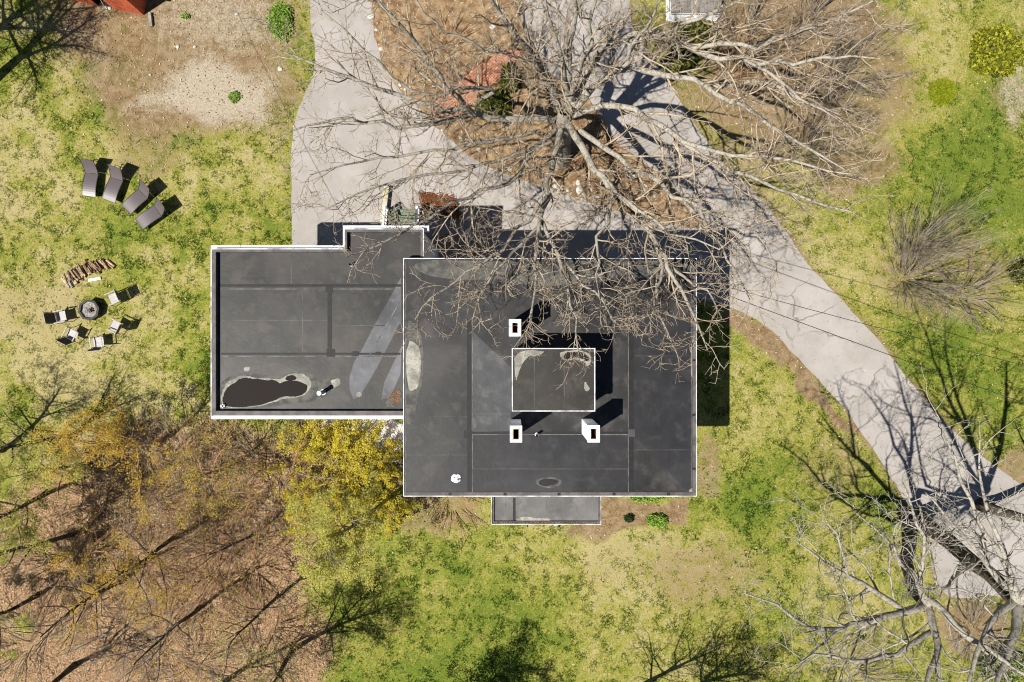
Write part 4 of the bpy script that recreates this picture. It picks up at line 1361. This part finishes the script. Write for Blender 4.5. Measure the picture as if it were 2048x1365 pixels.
trunk = [pxline([(1824, 1030, 0, .42), (1818, 1080, 2.2, .30), (1812, 1130, 4.2, .26), (1828, 1180, 6.0, .24), (1853, 1215, 7.2, .22)], 2, 2),
         pxline([(1834, 1034, 0, .45), (1880, 1068, 2.2, .36), (1940, 1115, 4.4, .33), (1995, 1165, 6.4, .30), (2035, 1208, 7.8, .27)], 2, 2)]
limbs = [pxline(p) for p in [
    [(1850, 1213, 7.0, .16), (1803, 1227, 7.6, .13), (1720, 1246, 8.3, .10), (1674, 1265, 8.7, .085), (1625, 1261, 9, .07), (1561, 1212, 9.6, .045), (1486, 1186, 10.2, .02)],
    [(1846, 1210, 7.0, .13), (1803, 1220, 7.4, .11), (1697, 1159, 8.6, .08), (1652, 1125, 9.2, .05), (1588, 1080, 10, .02)],
    [(1868, 1262, 7.4, .12), (1829, 1284, 7.9, .10), (1788, 1314, 8.4, .08), (1720, 1325, 9, .06), (1629, 1307, 9.8, .04), (1570, 1340, 10.2, .02)],
    [(1855, 1215, 7.1, .16), (1866, 1250, 7.6, .14), (1882, 1295, 8.2, .12), (1862, 1335, 8.8, .10), (1846, 1390, 9.5, .06)],
    [(1855, 1210, 7.1, .15), (1863, 1197, 7.5, .14), (1901, 1242, 8.2, .12), (1957, 1288, 9, .10), (2048, 1352, 10, .06), (2100, 1390, 10.4, .03)],
    [(1858, 1205, 7.3, .10), (1818, 1144, 8.4, .07), (1772, 1076, 9.6, .045), (1712, 1027, 10.4, .02)],
    [(1850, 1205, 7.1, .10), (1837, 1163, 7.9, .08), (1848, 1091, 9, .065), (1825, 1020, 10, .045), (1803, 960, 10.8, .02)],
    [(1697, 1159, 8.6, .06), (1690, 1110, 9.2, .045), (1660, 1060, 9.8, .03), (1640, 1010, 10.4, .018)],
    [(1674, 1265, 8.7, .06), (1640, 1295, 9.2, .045), (1600, 1330, 9.7, .03), (1570, 1365, 10.1, .018)],
    [(2035, 1205, 7.8, .20), (2020, 1150, 8.6, .13), (2008, 1118, 9.2, .11), (1960, 1060, 10, .08), (1930, 975, 10.8, .055), (1895, 880, 11.5, .03), (1868, 830, 12, .018)],
    [(2010, 1120, 9.2, .09), (1975, 1020, 10.2, .06), (1955, 960, 11, .04), (1960, 880, 11.6, .02)],
    [(2035, 1205, 7.8, .2), (2080, 1160, 8.8, .15), (2120, 1080, 10, .1), (2140, 980, 11.2, .04)],
    [(2030, 1200, 7.8, .16), (1990, 1230, 8.6, .12), (1955, 1300, 9.4, .09), (1935, 1370, 10, .05)],
    [(2035, 1208, 7.8, .2), (2030, 1270, 8.8, .15), (2000, 1340, 9.8, .1), (1985, 1400, 10.4, .05)],
    [(1940, 1115, 4.6, .12), (1900, 1165, 6.6, .09), (1878, 1190, 7.6, .06), (1838, 1010, 9.5, .02)],
    [(2020, 1185, 7.2, .12), (1960, 1110, 8.8, .09), (1890, 1030, 10, .05), (1850, 985, 10.8, .02)],
]]
out = [[], [], []]
spec = [dict(TW['full'][0], dens=1.5), dict(TW['full'][1], dens=2.6), dict(TW['full'][2], dens=3.0)]
for P, R in limbs:
    ramify(rng, P, R, 0, spec, out)
finish_tree(T2, trunk, limbs, out, MAT['bark_pale'], MAT['bark_pale'], (12, 7), None, rng, base)
# darker bark on the two lower stems
for ch in T2.children:
    if ch.name.startswith('trunk'):
        ch.data.materials.clear(); ch.data.materials.append(MAT['bark_dark'])


# ---- generic bare trees and shrubs
def gen_tree(name, label, cat, bpx, H, r, seed, nl=12, lean=(0, 0), spread=.42, bark='bark_dark', twig='twig', dens=1.0, buds=None, group=None, start=.3, up=.9, droop=.03):
    rng = np.random.default_rng(seed)
    base = np.array(W(*bpx, 0))
    e = empty(name, tuple(base), label, cat, group)
    n = 9
    tp, tr_ = wander(rng, base, np.array([lean[0], lean[1], 1.0]), H * .92, r, r * .12 + .012, n, .05, np.array([0, 0, .03]))
    tr_[0] *= 1.35
    limbs = []
    for k in range(nl):
        t = start + (1 - start) * (k + rng.random()) / nl
        x = t * n; i = min(int(x), n - 1); f = x - i
        p = tp[i] * (1 - f) + tp[i + 1] * f; rr = tr_[i] * (1 - f) + tr_[i + 1] * f
        az = k * 2.4 + rng.normal(0, .4)
        d = np.array([math.cos(az), math.sin(az), up * rng.uniform(.6, 1.4)])
        L = H * spread * rng.uniform(.7, 1.2) * (1.15 - .6 * t)
        limbs.append(wander(rng, p, d, L, max(rr * .55, .018), .012, 7, .11, np.array([0, 0, droop])))
    out = [[], [], []]
    sp = [dict(dens=1.7 * dens, len=(H * .09, H * .22), ang=(25, 55), n=5, wig=.14, rmin=.011, rf=.5, t0=.15, flat=.8, rmax=.03),
          dict(dens=2.6 * dens, len=(.3, .9), ang=(25, 60), n=4, wig=.17, rmin=.0085, rf=.6, t0=.15, rmax=.014),
          dict(dens=2.2 * dens, len=(.12, .4), ang=(30, 65), n=2, wig=.2, rmin=.006, rf=.6, t0=.2, rmax=.009)]
    for P, R in limbs:
        ramify(rng, P, R, 0, sp, out)
    ramify(rng, tp[-4:], tr_[-4:], 1, sp, out)
    finish_tree(e, [(tp, tr_)], limbs, out, MAT[bark], MAT[twig], (8, 5), buds, rng, base)
    return e


def gen_shrub(name, label, cat, bpx, H, seed, ns=26, rad=.5, flare=.45, twig='twig_grey', dens=1.0, buds=None, group=None, r0=.02, lean=(0, 0), arch=0.0):
    """many stems rising from one stool"""
    rng = np.random.default_rng(seed)
    base = np.array(W(*bpx, 0))
    e = empty(name, tuple(base), label, cat, group)
    stems = []
    for k in range(ns):
        a = rng.uniform(0, 6.283); q = rng.random() ** .5
        p = base + np.array([math.cos(a), math.sin(a), 0]) * q * rad
        d = np.array([math.cos(a) * flare * q * 1.6 + lean[0], math.sin(a) * flare * q * 1.6 + lean[1], 1.0])
        stems.append(wander(rng, p, d, H * rng.uniform(.6, 1.1), r0 * rng.uniform(.6, 1.3), .008, 8, .08, np.array([math.cos(a) * arch, math.sin(a) * arch, -arch * .8])))
    out = [[], []]
    sp = [dict(dens=2.6 * dens, len=(H * .12, H * .3), ang=(18, 45), n=4, wig=.13, rmin=.008, rf=.55, t0=.2, rmax=.014),
          dict(dens=3.2 * dens, len=(.15, .5), ang=(22, 55), n=3, wig=.17, rmin=.006, rf=.6, t0=.15, rmax=.009)]
    for P, R in stems:
        ramify(rng, P, R, 0, sp, out)
    loc = base
    v, f = build_tubes(stems, 5); link('stems', tris_mesh('stems', v - loc, f, True), MAT[twig], e)
    vv, ff, n = [], [], 0
    for lv in out:
        if lv:
            v, f = build_tubes(lv, 3); vv.append(v); ff.append(f + n); n += len(v)
    if vv:
        link('twigs', tris_mesh('twigs', np.concatenate(vv) - loc, np.concatenate(ff), True), MAT[twig], e)['kind'] = 'stuff'
    if buds:
        tips = np.array([p[-1] for lv in out for p, _ in lv] + [p[1] for p, _ in out[-1]])
        C = tips[rng.integers(0, len(tips), buds['n'])] + rng.normal(0, buds.get('spread', .05), (buds['n'], 3))
        link('flowers' if buds.get('flower') else 'buds', leaves_mesh('buds', C - loc, buds['size'], pick_cols(rng, len(C), buds['pal']), rng), MAT['leaf'], e)['kind'] = 'stuff'
    return e


YEL = [alb(255, 240, 60), alb(255, 228, 50), alb(255, 246, 110), alb(240, 206, 56)]
ORG = [alb(246, 204, 66), alb(252, 222, 90), alb(224, 172, 66)]
LIME = [alb(240, 232, 100), alb(250, 244, 140), alb(216, 208, 84)]
GRN = [alb(204, 208, 84), alb(226, 226, 116), alb(172, 178, 66)]

G = 'bare trees of the wood at lower left'
gen_tree('woodland_tree', 'budding tree with orange yellow buds nearest the lower left wing corner', 'tree', (330, 880), 6.2, .10, 11, 13, twig='twig_red', buds=dict(n=7657, size=0.033, pal=ORG), group=G, bark='twig_red', spread=.5)
gen_tree('woodland_tree', 'lime budded tree leaning at the lawn edge above the wood', 'tree', (190, 925), 5.2, .09, 12, 10, twig='twig_red', buds=dict(n=5301, size=0.033, pal=LIME), group=G, spread=.45)
gen_tree('woodland_tree', 'light green leafing tree at the left edge of the wood', 'tree', (95, 985), 6.5, .12, 13, 13, twig='twig_grey', buds=dict(n=14136, size=0.037, pal=LIME + GRN), group=G, spread=.46)
gen_tree('woodland_tree', 'light green leafing tree lowest on the left edge', 'tree', (75, 1190), 6.0, .11, 14, 13, twig='twig_grey', buds=dict(n=14136, size=0.037, pal=LIME + GRN), group=G, spread=.46)
gen_tree('woodland_tree', 'brown twigged bare tree directly below the wing', 'tree', (470, 930), 5.0, .09, 15, 12, twig='twig_red', buds=dict(n=2591, size=0.031, pal=LIME+ORG), group=G, bark='twig_red', spread=.55)
gen_tree('woodland_tree', 'pale green budded tree below the yellow shrub at the wood corner', 'tree', (760, 1010), 7.4, .12, 16, 14, lean=(-.16, -.13), twig='twig_grey', buds=dict(n=17670, size=0.033, pal=LIME), group=G, bark='twig_grey', spread=.30, start=.42)
gen_tree('woodland_tree', 'bare tree in the middle of the wood with orange buds', 'tree', (350, 1075), 6.5, .11, 17, 12, twig='twig_red', buds=dict(n=4712, size=0.031, pal=ORG), group=G, spread=.45)
gen_tree('woodland_tree', 'grey bare tree near the bottom of the wood', 'tree', (400, 1215), 7.0, .10, 18, 13, twig='twig_grey', group=G, spread=.40)
gen_tree('woodland_tree', 'bare tree at the lower middle of the wood with pale twigs', 'tree', (250, 1160), 7.0, .11, 19, 12, twig='twig_grey', group=G, spread=.40)
gen_tree('woodland_tree', 'thin bare tree close to the bottom lawn edge of the wood', 'tree', (560, 1190), 6.5, .09, 20, 12, twig='twig', group=G, spread=.42, buds=dict(n=589, size=0.031, pal=LIME))
gen_tree('woodland_tree', 'slim bare tree between the litter and the pale green tree', 'tree', (520, 1060), 5.5, .08, 22, 10, twig='twig_red', group=G, spread=.45)
gen_tree('woodland_tree', 'dark stemmed bare tree in the left middle of the wood', 'tree', (170, 1060), 7.5, .13, 23, 12, twig='twig', group=G, spread=.38, lean=(-.1, 0))
gen_tree('woodland_tree', 'bare tree at the bottom edge right of the wood', 'tree', (585, 1300), 8.5, .13, 24, 22, twig='twig', group=G, spread=.34, dens=1.7, buds=dict(n=8246, size=0.031, pal=GRN))
gen_tree('woodland_tree', 'bare tree at the bottom edge in the wood middle', 'tree', (440, 1370), 9.0, .14, 25, 16, twig='twig', group=G, spread=.34)
gen_tree('woodland_tree', 'bare tree at the bottom left corner of the wood', 'tree', (150, 1330), 8.0, .13, 26, 14, twig='twig_grey', group=G, spread=.36)
gen_tree('woodland_tree', 'bare tree at the left edge whose shadow crosses the lawn', 'tree', (5, 900), 8.0, .13, 27, 16, twig='twig', group=G, spread=.34, dens=1.0, buds=dict(n=4240, size=0.031, pal=GRN))
gen_tree('woodland_tree', 'budding tree shading the lawn left of the wing', 'tree', (150, 870), 6.5, .12, 28, 14, twig='twig', group=G, spread=.40, dens=1.0, buds=dict(n=2591, size=0.031, pal=GRN), lean=(-.1, .0))

sx_ = [(250, 960), (300, 1010), (420, 985), (480, 1010), (400, 1080), (130, 1120), (250, 1250), (330, 1300), (510, 1130), (60, 1290), (430, 1150), (560, 985), (330, 930), (200, 1010)]
side = ['near the lawn edge', 'in the upper wood', 'just below the wing corner tree', 'left of the yellow shrub', 'in the wood centre', 'by the left green trees', 'in the lower wood', 'near the bottom edge of the wood', 'right of the wood centre', 'in the bottom left corner', 'under the grey bare tree', 'beside the yellow shrub', 'behind the orange budded tree', 'at the left of the upper wood']
for k, (p, sd) in enumerate(zip(sx_, side)):
    gen_shrub('bare_thicket', 'tangled brown bare thicket ' + sd, 'shrub', p, 2.6 + .5 * (k % 3), 300 + k, 30, .9, .95, 'twig_red' if k % 3 else 'twig_grey', 1.0, dict(n=700, size=.036, pal=ORG + LIME) if k % 2 else None, 'bare thickets in the wood', arch=.05)
more = [(380, 900, 'between the wing corner and the wood'), (450, 905, 'right under the wing wall'), (540, 930, 'just left of the yellow shrub top'), (290, 900, 'beneath the orange budded crown'), (360, 985, 'in the heart of the upper wood'), (470, 1075, 'on the litter below the wing'), (300, 1130, 'on the open litter'), (540, 1250, 'by the right edge of the wood'), (390, 1330, 'low in the middle of the wood'), (180, 1210, 'in the lower left wood'), (240, 1080, 'left of the wood centre')]
for k, (a, b_, sd) in enumerate(more):
    gen_shrub('bare_thicket', 'spreading tan bare thicket ' + sd, 'shrub', (a, b_), 2.4 + .3 * (k % 3), 330 + k, 30, 1.0, 1.1, 'twig_red' if k % 2 else 'twig', 1.0, dict(n=1100, size=.036, pal=ORG + LIME) if k % 3 else None, 'bare thickets in the wood', arch=.06)
gen_shrub('forsythia', 'large yellow flowering shrub below the gravel patio', 'shrub', (668, 940), 2.7, 401, 60, 1.0, .8, 'twig', 1.0, dict(n=20000, size=.045, pal=YEL, flower=True, spread=.08), 'yellow flowering shrubs', arch=.05)
gen_shrub('forsythia', 'yellow flowering shrub touching the gravel patio', 'shrub', (735, 945), 2.0, 402, 32, .6, .8, 'twig', 1.0, dict(n=7500, size=.042, pal=YEL, flower=True, spread=.08), 'yellow flowering shrubs', arch=.05)
gen_shrub('forsythia', 'small bright yellow shrub at the main house corner', 'shrub', (790, 990), 1.5, 403, 22, .4, .9, 'twig', 1.0, dict(n=5000, size=.04, pal=YEL, flower=True, spread=.06), 'yellow flowering shrubs', arch=.05)
gen_shrub('bare_bush', 'tan bare twiggy bush against the house left of the porch', 'shrub', (905, 985), 1.5, 404, 60, 1.1, 1.0, 'twig_red', 1.1, None, arch=.08)
gen_shrub('bare_bush', 'large bare grey bush on the right lawn, main clump', 'shrub', (1818, 552), 4.2, 405, 48, .55, .55, 'twig_grey', 1.1, None)
gen_shrub('bare_bush', 'bare grey bush behind the main clump on the right lawn', 'shrub', (1838, 492), 3.8, 406, 34, .5, .5, 'twig_grey', 1.0, None)
gen_shrub('bare_bush', 'low bare bush at the right end of the right lawn clump', 'shrub', (1935, 585), 2.6, 407, 30, .8, .7, 'twig_grey', 1.0, None)
gen_shrub('bare_bush', 'bare brush right of the big tree, upper clump', 'shrub', (1668, 172), 4.0, 408, 34, .5, .42, 'twig_grey', 1.0, None, 'bare brush right of the big tree')
gen_shrub('bare_bush', 'bare brush right of the big tree, lower clump', 'shrub', (1618, 300), 4.2, 409, 34, .5, .42, 'twig', 1.0, None, 'bare brush right of the big tree')
gen_shrub('bare_bush', 'bare brush near the lattice deck', 'shrub', (1500, 70), 3.2, 410, 36, .8, .55, 'twig_grey', 1.0, None, 'bare brush right of the big tree')
gen_shrub('bare_bush', 'bare brush at the top edge right of the lattice deck', 'shrub', (1620, 40), 3.6, 411, 34, .7, .5, 'twig_grey', 1.0, None, 'bare brush right of the big tree')
gen_shrub('bare_bush', 'bare brush at the driveway bend beside the big tree', 'shrub', (1460, 150), 2.2, 412, 26, .6, .6, 'twig_red', 1.0, None, 'bare brush right of the big tree')
gen_shrub('bare_bush', 'twiggy bush at the foot of the big tree', 'shrub', (1190, 300), 1.5, 413, 40, .8, .9, 'twig_red', 1.0, None, 'bare bushes in the planting bed')
gen_shrub('bare_bush', 'twiggy bush above the brick path', 'shrub', (900, 90), 1.3, 414, 40, .9, .9, 'twig_red', 1.0, None, 'bare bushes in the planting bed')
gen_shrub('bare_bush', 'twiggy bush in the shade between house and driveway', 'shrub', (930, 470), 1.6, 415, 40, .8, .9, 'twig_red', 1.0, None, 'bare bushes in the planting bed')
gen_shrub('bare_bush', 'bare brush at the lower right corner', 'shrub', (1700, 1345), 3.0, 417, 40, .8, .6, 'twig_grey', 1.0, None)
gen_shrub('bare_bush', 'tangled brush under the forked tree at the right edge', 'shrub', (1960, 1260), 2.6, 418, 40, .9, .8, 'twig_grey', 1.0, None)

# trees that stand just outside the picture and throw their shadows into it
gen_tree('bare_tree', 'bare tree left of the picture shading the upper left dirt', 'tree', (-28, 172), 12.0, .27, 31, 20, spread=.36, dens=1.6, start=.3, lean=(-.04, 0), group='trees just outside the picture', buds=dict(n=7068, size=0.037, pal=GRN))
gen_tree('bare_tree', 'second bare tree left of the picture behind the first', 'tree', (-70, 110), 12.0, .24, 36, 20, spread=.36, dens=1.5, start=.3, group='trees just outside the picture', buds=dict(n=5000, size=.04, pal=GRN))
gen_tree('bare_tree', 'bare tree below the picture shading the bottom lawn right', 'tree', (1225, 1405), 9.0, .15, 32, 16, spread=.34, group='trees just outside the picture', dens=1.2)
gen_tree('bare_tree', 'bare tree below the picture near the lower right brush', 'tree', (1340, 1400), 8.5, .15, 33, 18, spread=.34, group='trees just outside the picture', dens=1.6, buds=dict(n=5890, size=0.037, pal=GRN))
gen_tree('bare_tree', 'leafing tree below the picture shading the bottom middle lawn', 'tree', (905, 1425), 7.0, .13, 35, 18, spread=.36, group='trees just outside the picture', dens=1.5, buds=dict(n=10602, size=0.037, pal=GRN))
gen_tree('bare_tree', 'bare tree right of the picture shading the right lawn', 'tree', (1960, 1010), 10.0, .26, 34, 14, spread=.42, group='trees just outside the picture', lean=(.25, 0))

# ------------------------------------------------------------------ leafy shrubs
def leafy(name, label, bpx, rx, ry, h, n, size, pal, seed, core=(.02, .03, .01), group=None, smooth_=False):
    rng = np.random.default_rng(seed)
    base = np.array(W(*bpx, 0))
    e = empty(name, tuple(base), label, 'shrub', group)
    d = rng.normal(0, 1, (n, 3)); d[:, 2] = np.abs(d[:, 2]); d /= np.linalg.norm(d, axis=1, keepdims=True)
    az = np.arctan2(d[:, 1], d[:, 0])
    lob = fbm(az * 2.2 + 7, d[:, 2] * 4, seed, 3)
    rad = (.97 + .05 * rng.random(n)) if smooth_ else (.55 + .6 * lob) * rng.uniform(.72, 1.05, n)
    C = d * rad[:, None] * np.array([rx, ry, h])
    C[:, 2] += .03
    link('foliage', leaves_mesh('foliage', C, size, pick_cols(rng, n, pal, .3), rng, .8), MAT['leaf'], e)['kind'] = 'stuff'
    st_ = []
    for k in range(9):
        a = k * .7; st_.append(wander(rng, np.array([0, 0, 0.]), np.array([math.cos(a) * rx, math.sin(a) * ry, h * 1.2]), h * .75, .022, .008, 4, .1, np.array([0, 0, .02])))
    v, f = build_tubes(st_, 5); link('stems', tris_mesh('stems', v, f, True), MAT['twig_grey'], e)
    return e


YG = [alb(206, 206, 50), alb(226, 224, 74), alb(160, 166, 42), alb(110, 118, 32)]
DG = [alb(84, 98, 40), alb(140, 146, 54), alb(184, 184, 70), alb(60, 70, 34)]
BG = [alb(180, 226, 84), alb(210, 244, 112), alb(136, 182, 62)]
leafy('evergreen_shrub', 'bright yellow green evergreen shrub in the upper right lawn', (1985, 108), 1.35, 1.35, 1.1, 5200, .085, YG, 61)
leafy('clipped_shrub', 'smooth round chartreuse clipped shrub beside the evergreen', (1882, 186), .62, .62, .55, 5200, .05, [alb(176, 188, 30), alb(190, 198, 44), alb(160, 174, 26)], 62, smooth_=True)
leafy('evergreen_shrub', 'dark evergreen shrub growing over the brick path', (988, 216), 1.0, .9, .8, 3000, .07, DG, 63, group='evergreens under the big tree')
leafy('evergreen_shrub', 'dark evergreen shrub at the foot of the great trunk', (1022, 160), .6, .8, .8, 1800, .07, DG, 64, group='evergreens under the big tree')
leafy('evergreen_shrub', 'evergreen shrub below the white lattice', (1385, 78), 1.5, .9, .9, 3600, .07, DG, 65, group='evergreens by the lattice deck')
leafy('evergreen_shrub', 'evergreen shrub at the driveway bend below the lattice shrub', (1360, 120), .9, .8, .7, 2000, .07, DG, 66, group='evergreens by the lattice deck')
leafy('garden_plant', 'bright green leafy plants left of the driveway top', (562, 45), .75, 1.1, .4, 1300, .06, BG, 67)
leafy('garden_plant', 'small dark green mound in the porch side bed', (1258, 1036), .28, .24, .25, 420, .045, [alb(60, 84, 40), alb(84, 104, 50)], 68)
leafy('garden_plant', 'bright green leafy plant in the porch side bed', (1315, 1040), .6, .42, .35, 900, .05, BG, 69)
leafy('garden_plant', 'green plants against the house wall beside the porch', (1290, 990), 1.1, .4, .35, 1100, .05, BG, 70)
leafy('garden_plant', 'small green tuft on the dirt below the red shed', (372, 34), .25, .15, .15, 160, .05, BG, 71)
leafy('garden_plant', 'green weeds on the pale dirt left of the driveway', (470, 195), .35, .35, .18, 220, .05, BG, 72)
leafy('garden_plant', 'dark shrub half hidden at the far right edge', (2040, 545), .8, .7, .8, 1500, .06, DG, 73)
leafy('garden_plant', 'green leafy shrubs at the lower right corner', (2000, 1330), 1.6, 1.0, .9, 2600, .06, BG + DG, 74)

# ------------------------------------------------------------------ stones
rngs = np.random.default_rng(9)
stone_me = []
for k in range(4):
    bm = bmesh.new(); bmesh.ops.create_icosphere(bm, subdivisions=2, radius=1)
    for v in bm.verts:
        v.co *= .8 + .4 * fbm(np.array([v.co.x * 1.7 + k * 5]), np.array([v.co.y * 1.7 + v.co.z * 1.3]), k, 2)[0]
        v.co.z *= .6
    me = bpy.data.meshes.new('stone'); bm.to_mesh(me); bm.free(); me.materials.append(MAT['stone']); stone_me.append(me)
stones = [(1110, 372, 11), (1117, 380, 9), (1125, 374, 7), (1156, 366, 11), (1159, 380, 15), (1168, 390, 9), (1135, 382, 7), (1224, 384, 10), (1231, 391, 10), (1257, 339, 9), (1264, 353, 12),
          (742, 33, 14), (762, 98, 9), (800, 170, 7), (812, 180, 8), (921, 278, 8), (933, 282, 9), (929, 293, 6), (958, 300, 9), (1010, 318, 8), (1020, 338, 10), (770, 80, 7), (986, 55, 12),
          (1176, 330, 9), (1205, 345, 8), (1290, 372, 8), (1310, 392, 7), (1280, 350, 11), (752, 60, 7), (868, 172, 7), (885, 262, 7), (1245, 402, 6), (1195, 395, 7)]
for k, (a, b_, s) in enumerate(stones):
    o = link('stone', stone_me[k % 4], None, None, W(a, b_, .09), (0, 0, rngs.uniform(0, 6.28)))
    sc = s * .5 * CAMZ / F
    o.scale = (sc * 1.15, sc * .9, sc * .8)
    tag(o, 'pale rounded stone lying in the planting bed below the big tree', 'stone', 'stones in the planting bed')
for k, (a, b_, s) in enumerate([(355, 94, 7), (389, 94, 6), (300, 150, 5), (474, 28, 7), (560, 138, 9), (132, 58, 4), (213, 14, 8), (219, 17, 7), (210, 8, 9), (207, 18, 6)]):
    o = link('stone', stone_me[k % 4], None, None, W(a, b_, .02), (0, 0, rngs.uniform(0, 6.28)))
    sc = s * .5 * CAMZ / F
    o.scale = (sc * 1.1, sc, sc * .8)
    tag(o, 'pale stone lying on the bare dirt of the upper left', 'stone', 'stones on the upper left dirt')
# pale stones edging below the timber
for k in range(16):
    a = 722 + k * 5.6
    o = link('stone', stone_me[k % 4], None, None, W(a, 924 + rngs.uniform(-2, 2), .05), (0, 0, rngs.uniform(0, 6.28)))
    o.scale = (.09, .08, .07)
    tag(o, 'pale edging stone lying along the timber below the gravel patio', 'stone', 'edging stones along the timber')

# ------------------------------------------------------------------ fallen leaves, heap and grass
def outside_built(px, py):
    x = (px - 1024) * CAMZ / F; y = (682.5 - py) * CAMZ / F
    inh = (x > MX0 + .3) & (x < MX1 - .3) & (y > MY0 + .3) & (y < MY1 - .3)
    inw = (x > WX0 + .4) & (x < -4) & (y > WY0 + .3) & (y < WY1 - .4)
    return ~(inh | inw)


rng = np.random.default_rng(77)
n = 150000
px = rng.uniform(-60, 2110, n); py = rng.uniform(-60, 1430, n)
so, li, dr, pa = ground_masks(px, py)
dd = poly_sd(px, py, DRIVE); isl = poly_sd(px, py, ISLAND)
LITP = [alb(236, 204, 166), alb(216, 174, 134), alb(252, 230, 196), alb(180, 134, 96), alb(222, 178, 128)]
w_ = li * .8 + np.clip(so, 0, 1) * .22 + .010
w_ = np.where(isl > 0, .42, np.where(dd > 0, .005 + .10 * np.exp(-np.abs(dd) / 9), w_))
keep = (rng.random(n) < w_) & outside_built(px, py)
px, py, isl = px[keep], py[keep], isl[keep]
zz = np.where(isl > 0, .085, .012) + rng.uniform(.003, .03, len(px))
C = np.stack([(px - 1024) * CAMZ / F, (682.5 - py) * CAMZ / F, zz], 1)
me = leaves_mesh('leaf_litter', C, .048, pick_cols(rng, len(C), LITP, .25), rng, .22)
tag(link('leaf_litter', me, MAT['litter']), 'scattered tan dead leaves covering the wood floor and beds', 'leaves', kind='stuff')
print('litter', len(C))

# rusty leaf heap by the steps
rng = np.random.default_rng(78)
n = 5200
u1 = rng.random(n); v1 = rng.normal(0, .5, n)
px = 842 + u1 * 75 + v1 * 6; py = 385 + u1 * 32 + v1 * 20 + (1 - u1) * 22
h = .30 * np.exp(-(v1 ** 2) * 1.4) * (1 - .5 * u1)
C = np.stack([(px - 1024) * CAMZ / F, (682.5 - py) * CAMZ / F, .03 + h * rng.uniform(.75, 1, n)], 1)
me = leaves_mesh('leaf_heap', C, .05, pick_cols(rng, n, [alb(150, 92, 56), alb(126, 72, 44), alb(180, 122, 78)], .25), rng, .35)
tag(link('leaf_heap', me, MAT['litter']), 'rusty brown heap of raked leaves beside the green steps', 'leaves', kind='stuff')

# grass
rng = np.random.default_rng(79)
n = 420000
px = rng.uniform(-40, 2090, n); py = rng.uniform(-40, 1410, n)
so, li, dr, pa = ground_masks(px, py)
dd = poly_sd(px, py, DRIVE)
cl = fbm(px / 13, py / 13, 41, 3)
w_ = (1 - np.clip(so * 1.35, 0, 1)) * (1 - np.clip(li * 1.3, 0, 1)) * (1 - pa) * (.22 + 1.7 * sstep(.46, .68, cl))
keep = (rng.random(n) < w_ * .62) & (dd < -2) & outside_built(px, py)
px, py, dr, cl = px[keep], py[keep], dr[keep], cl[keep]
n = len(px)
t = np.clip(dr + (cl - .5) * -1.6 + rng.normal(0, .18, n), 0, 1)
gA = np.array(alb(66, 98, 24)[:3]); gB = np.array(alb(160, 172, 66)[:3]); gC = np.array(alb(234, 222, 160)[:3])
col = np.where((t < .5)[:, None], gA + (gB - gA) * (t * 2)[:, None], gB + (gC - gB) * (t * 2 - 1)[:, None])
col *= rng.uniform(.75, 1.2, (n, 1))
C = np.stack([(px - 1024) * CAMZ / F, (682.5 - py) * CAMZ / F, np.zeros(n)], 1)
VV = []
for k in range(3):
    a = rng.uniform(0, 6.283, n); L = rng.uniform(.045, .11, n); w2 = rng.uniform(.008, .018, n)
    d = np.stack([np.cos(a), np.sin(a)], 1); s = np.stack([-d[:, 1], d[:, 0]], 1)
    p0 = C.copy(); p0[:, :2] += s * w2[:, None]
    p1 = C.copy(); p1[:, :2] -= s * w2[:, None]
    p2 = C.copy(); p2[:, :2] += d * L[:, None]; p2[:, 2] += L * rng.uniform(.25, .8, n)
    VV.append(np.stack([p0, p1, p2], 1).reshape(-1, 3))
V = np.concatenate(VV); Fc = np.arange(len(V)).reshape(-1, 3)
me = tris_mesh('grass', V, Fc, False, np.concatenate([np.repeat(col, 3, 0)] * 3))
tag(link('grass', me, MAT['grass']), 'short patchy spring grass covering the lawns', 'grass', kind='stuff')
print('grass tufts', n)
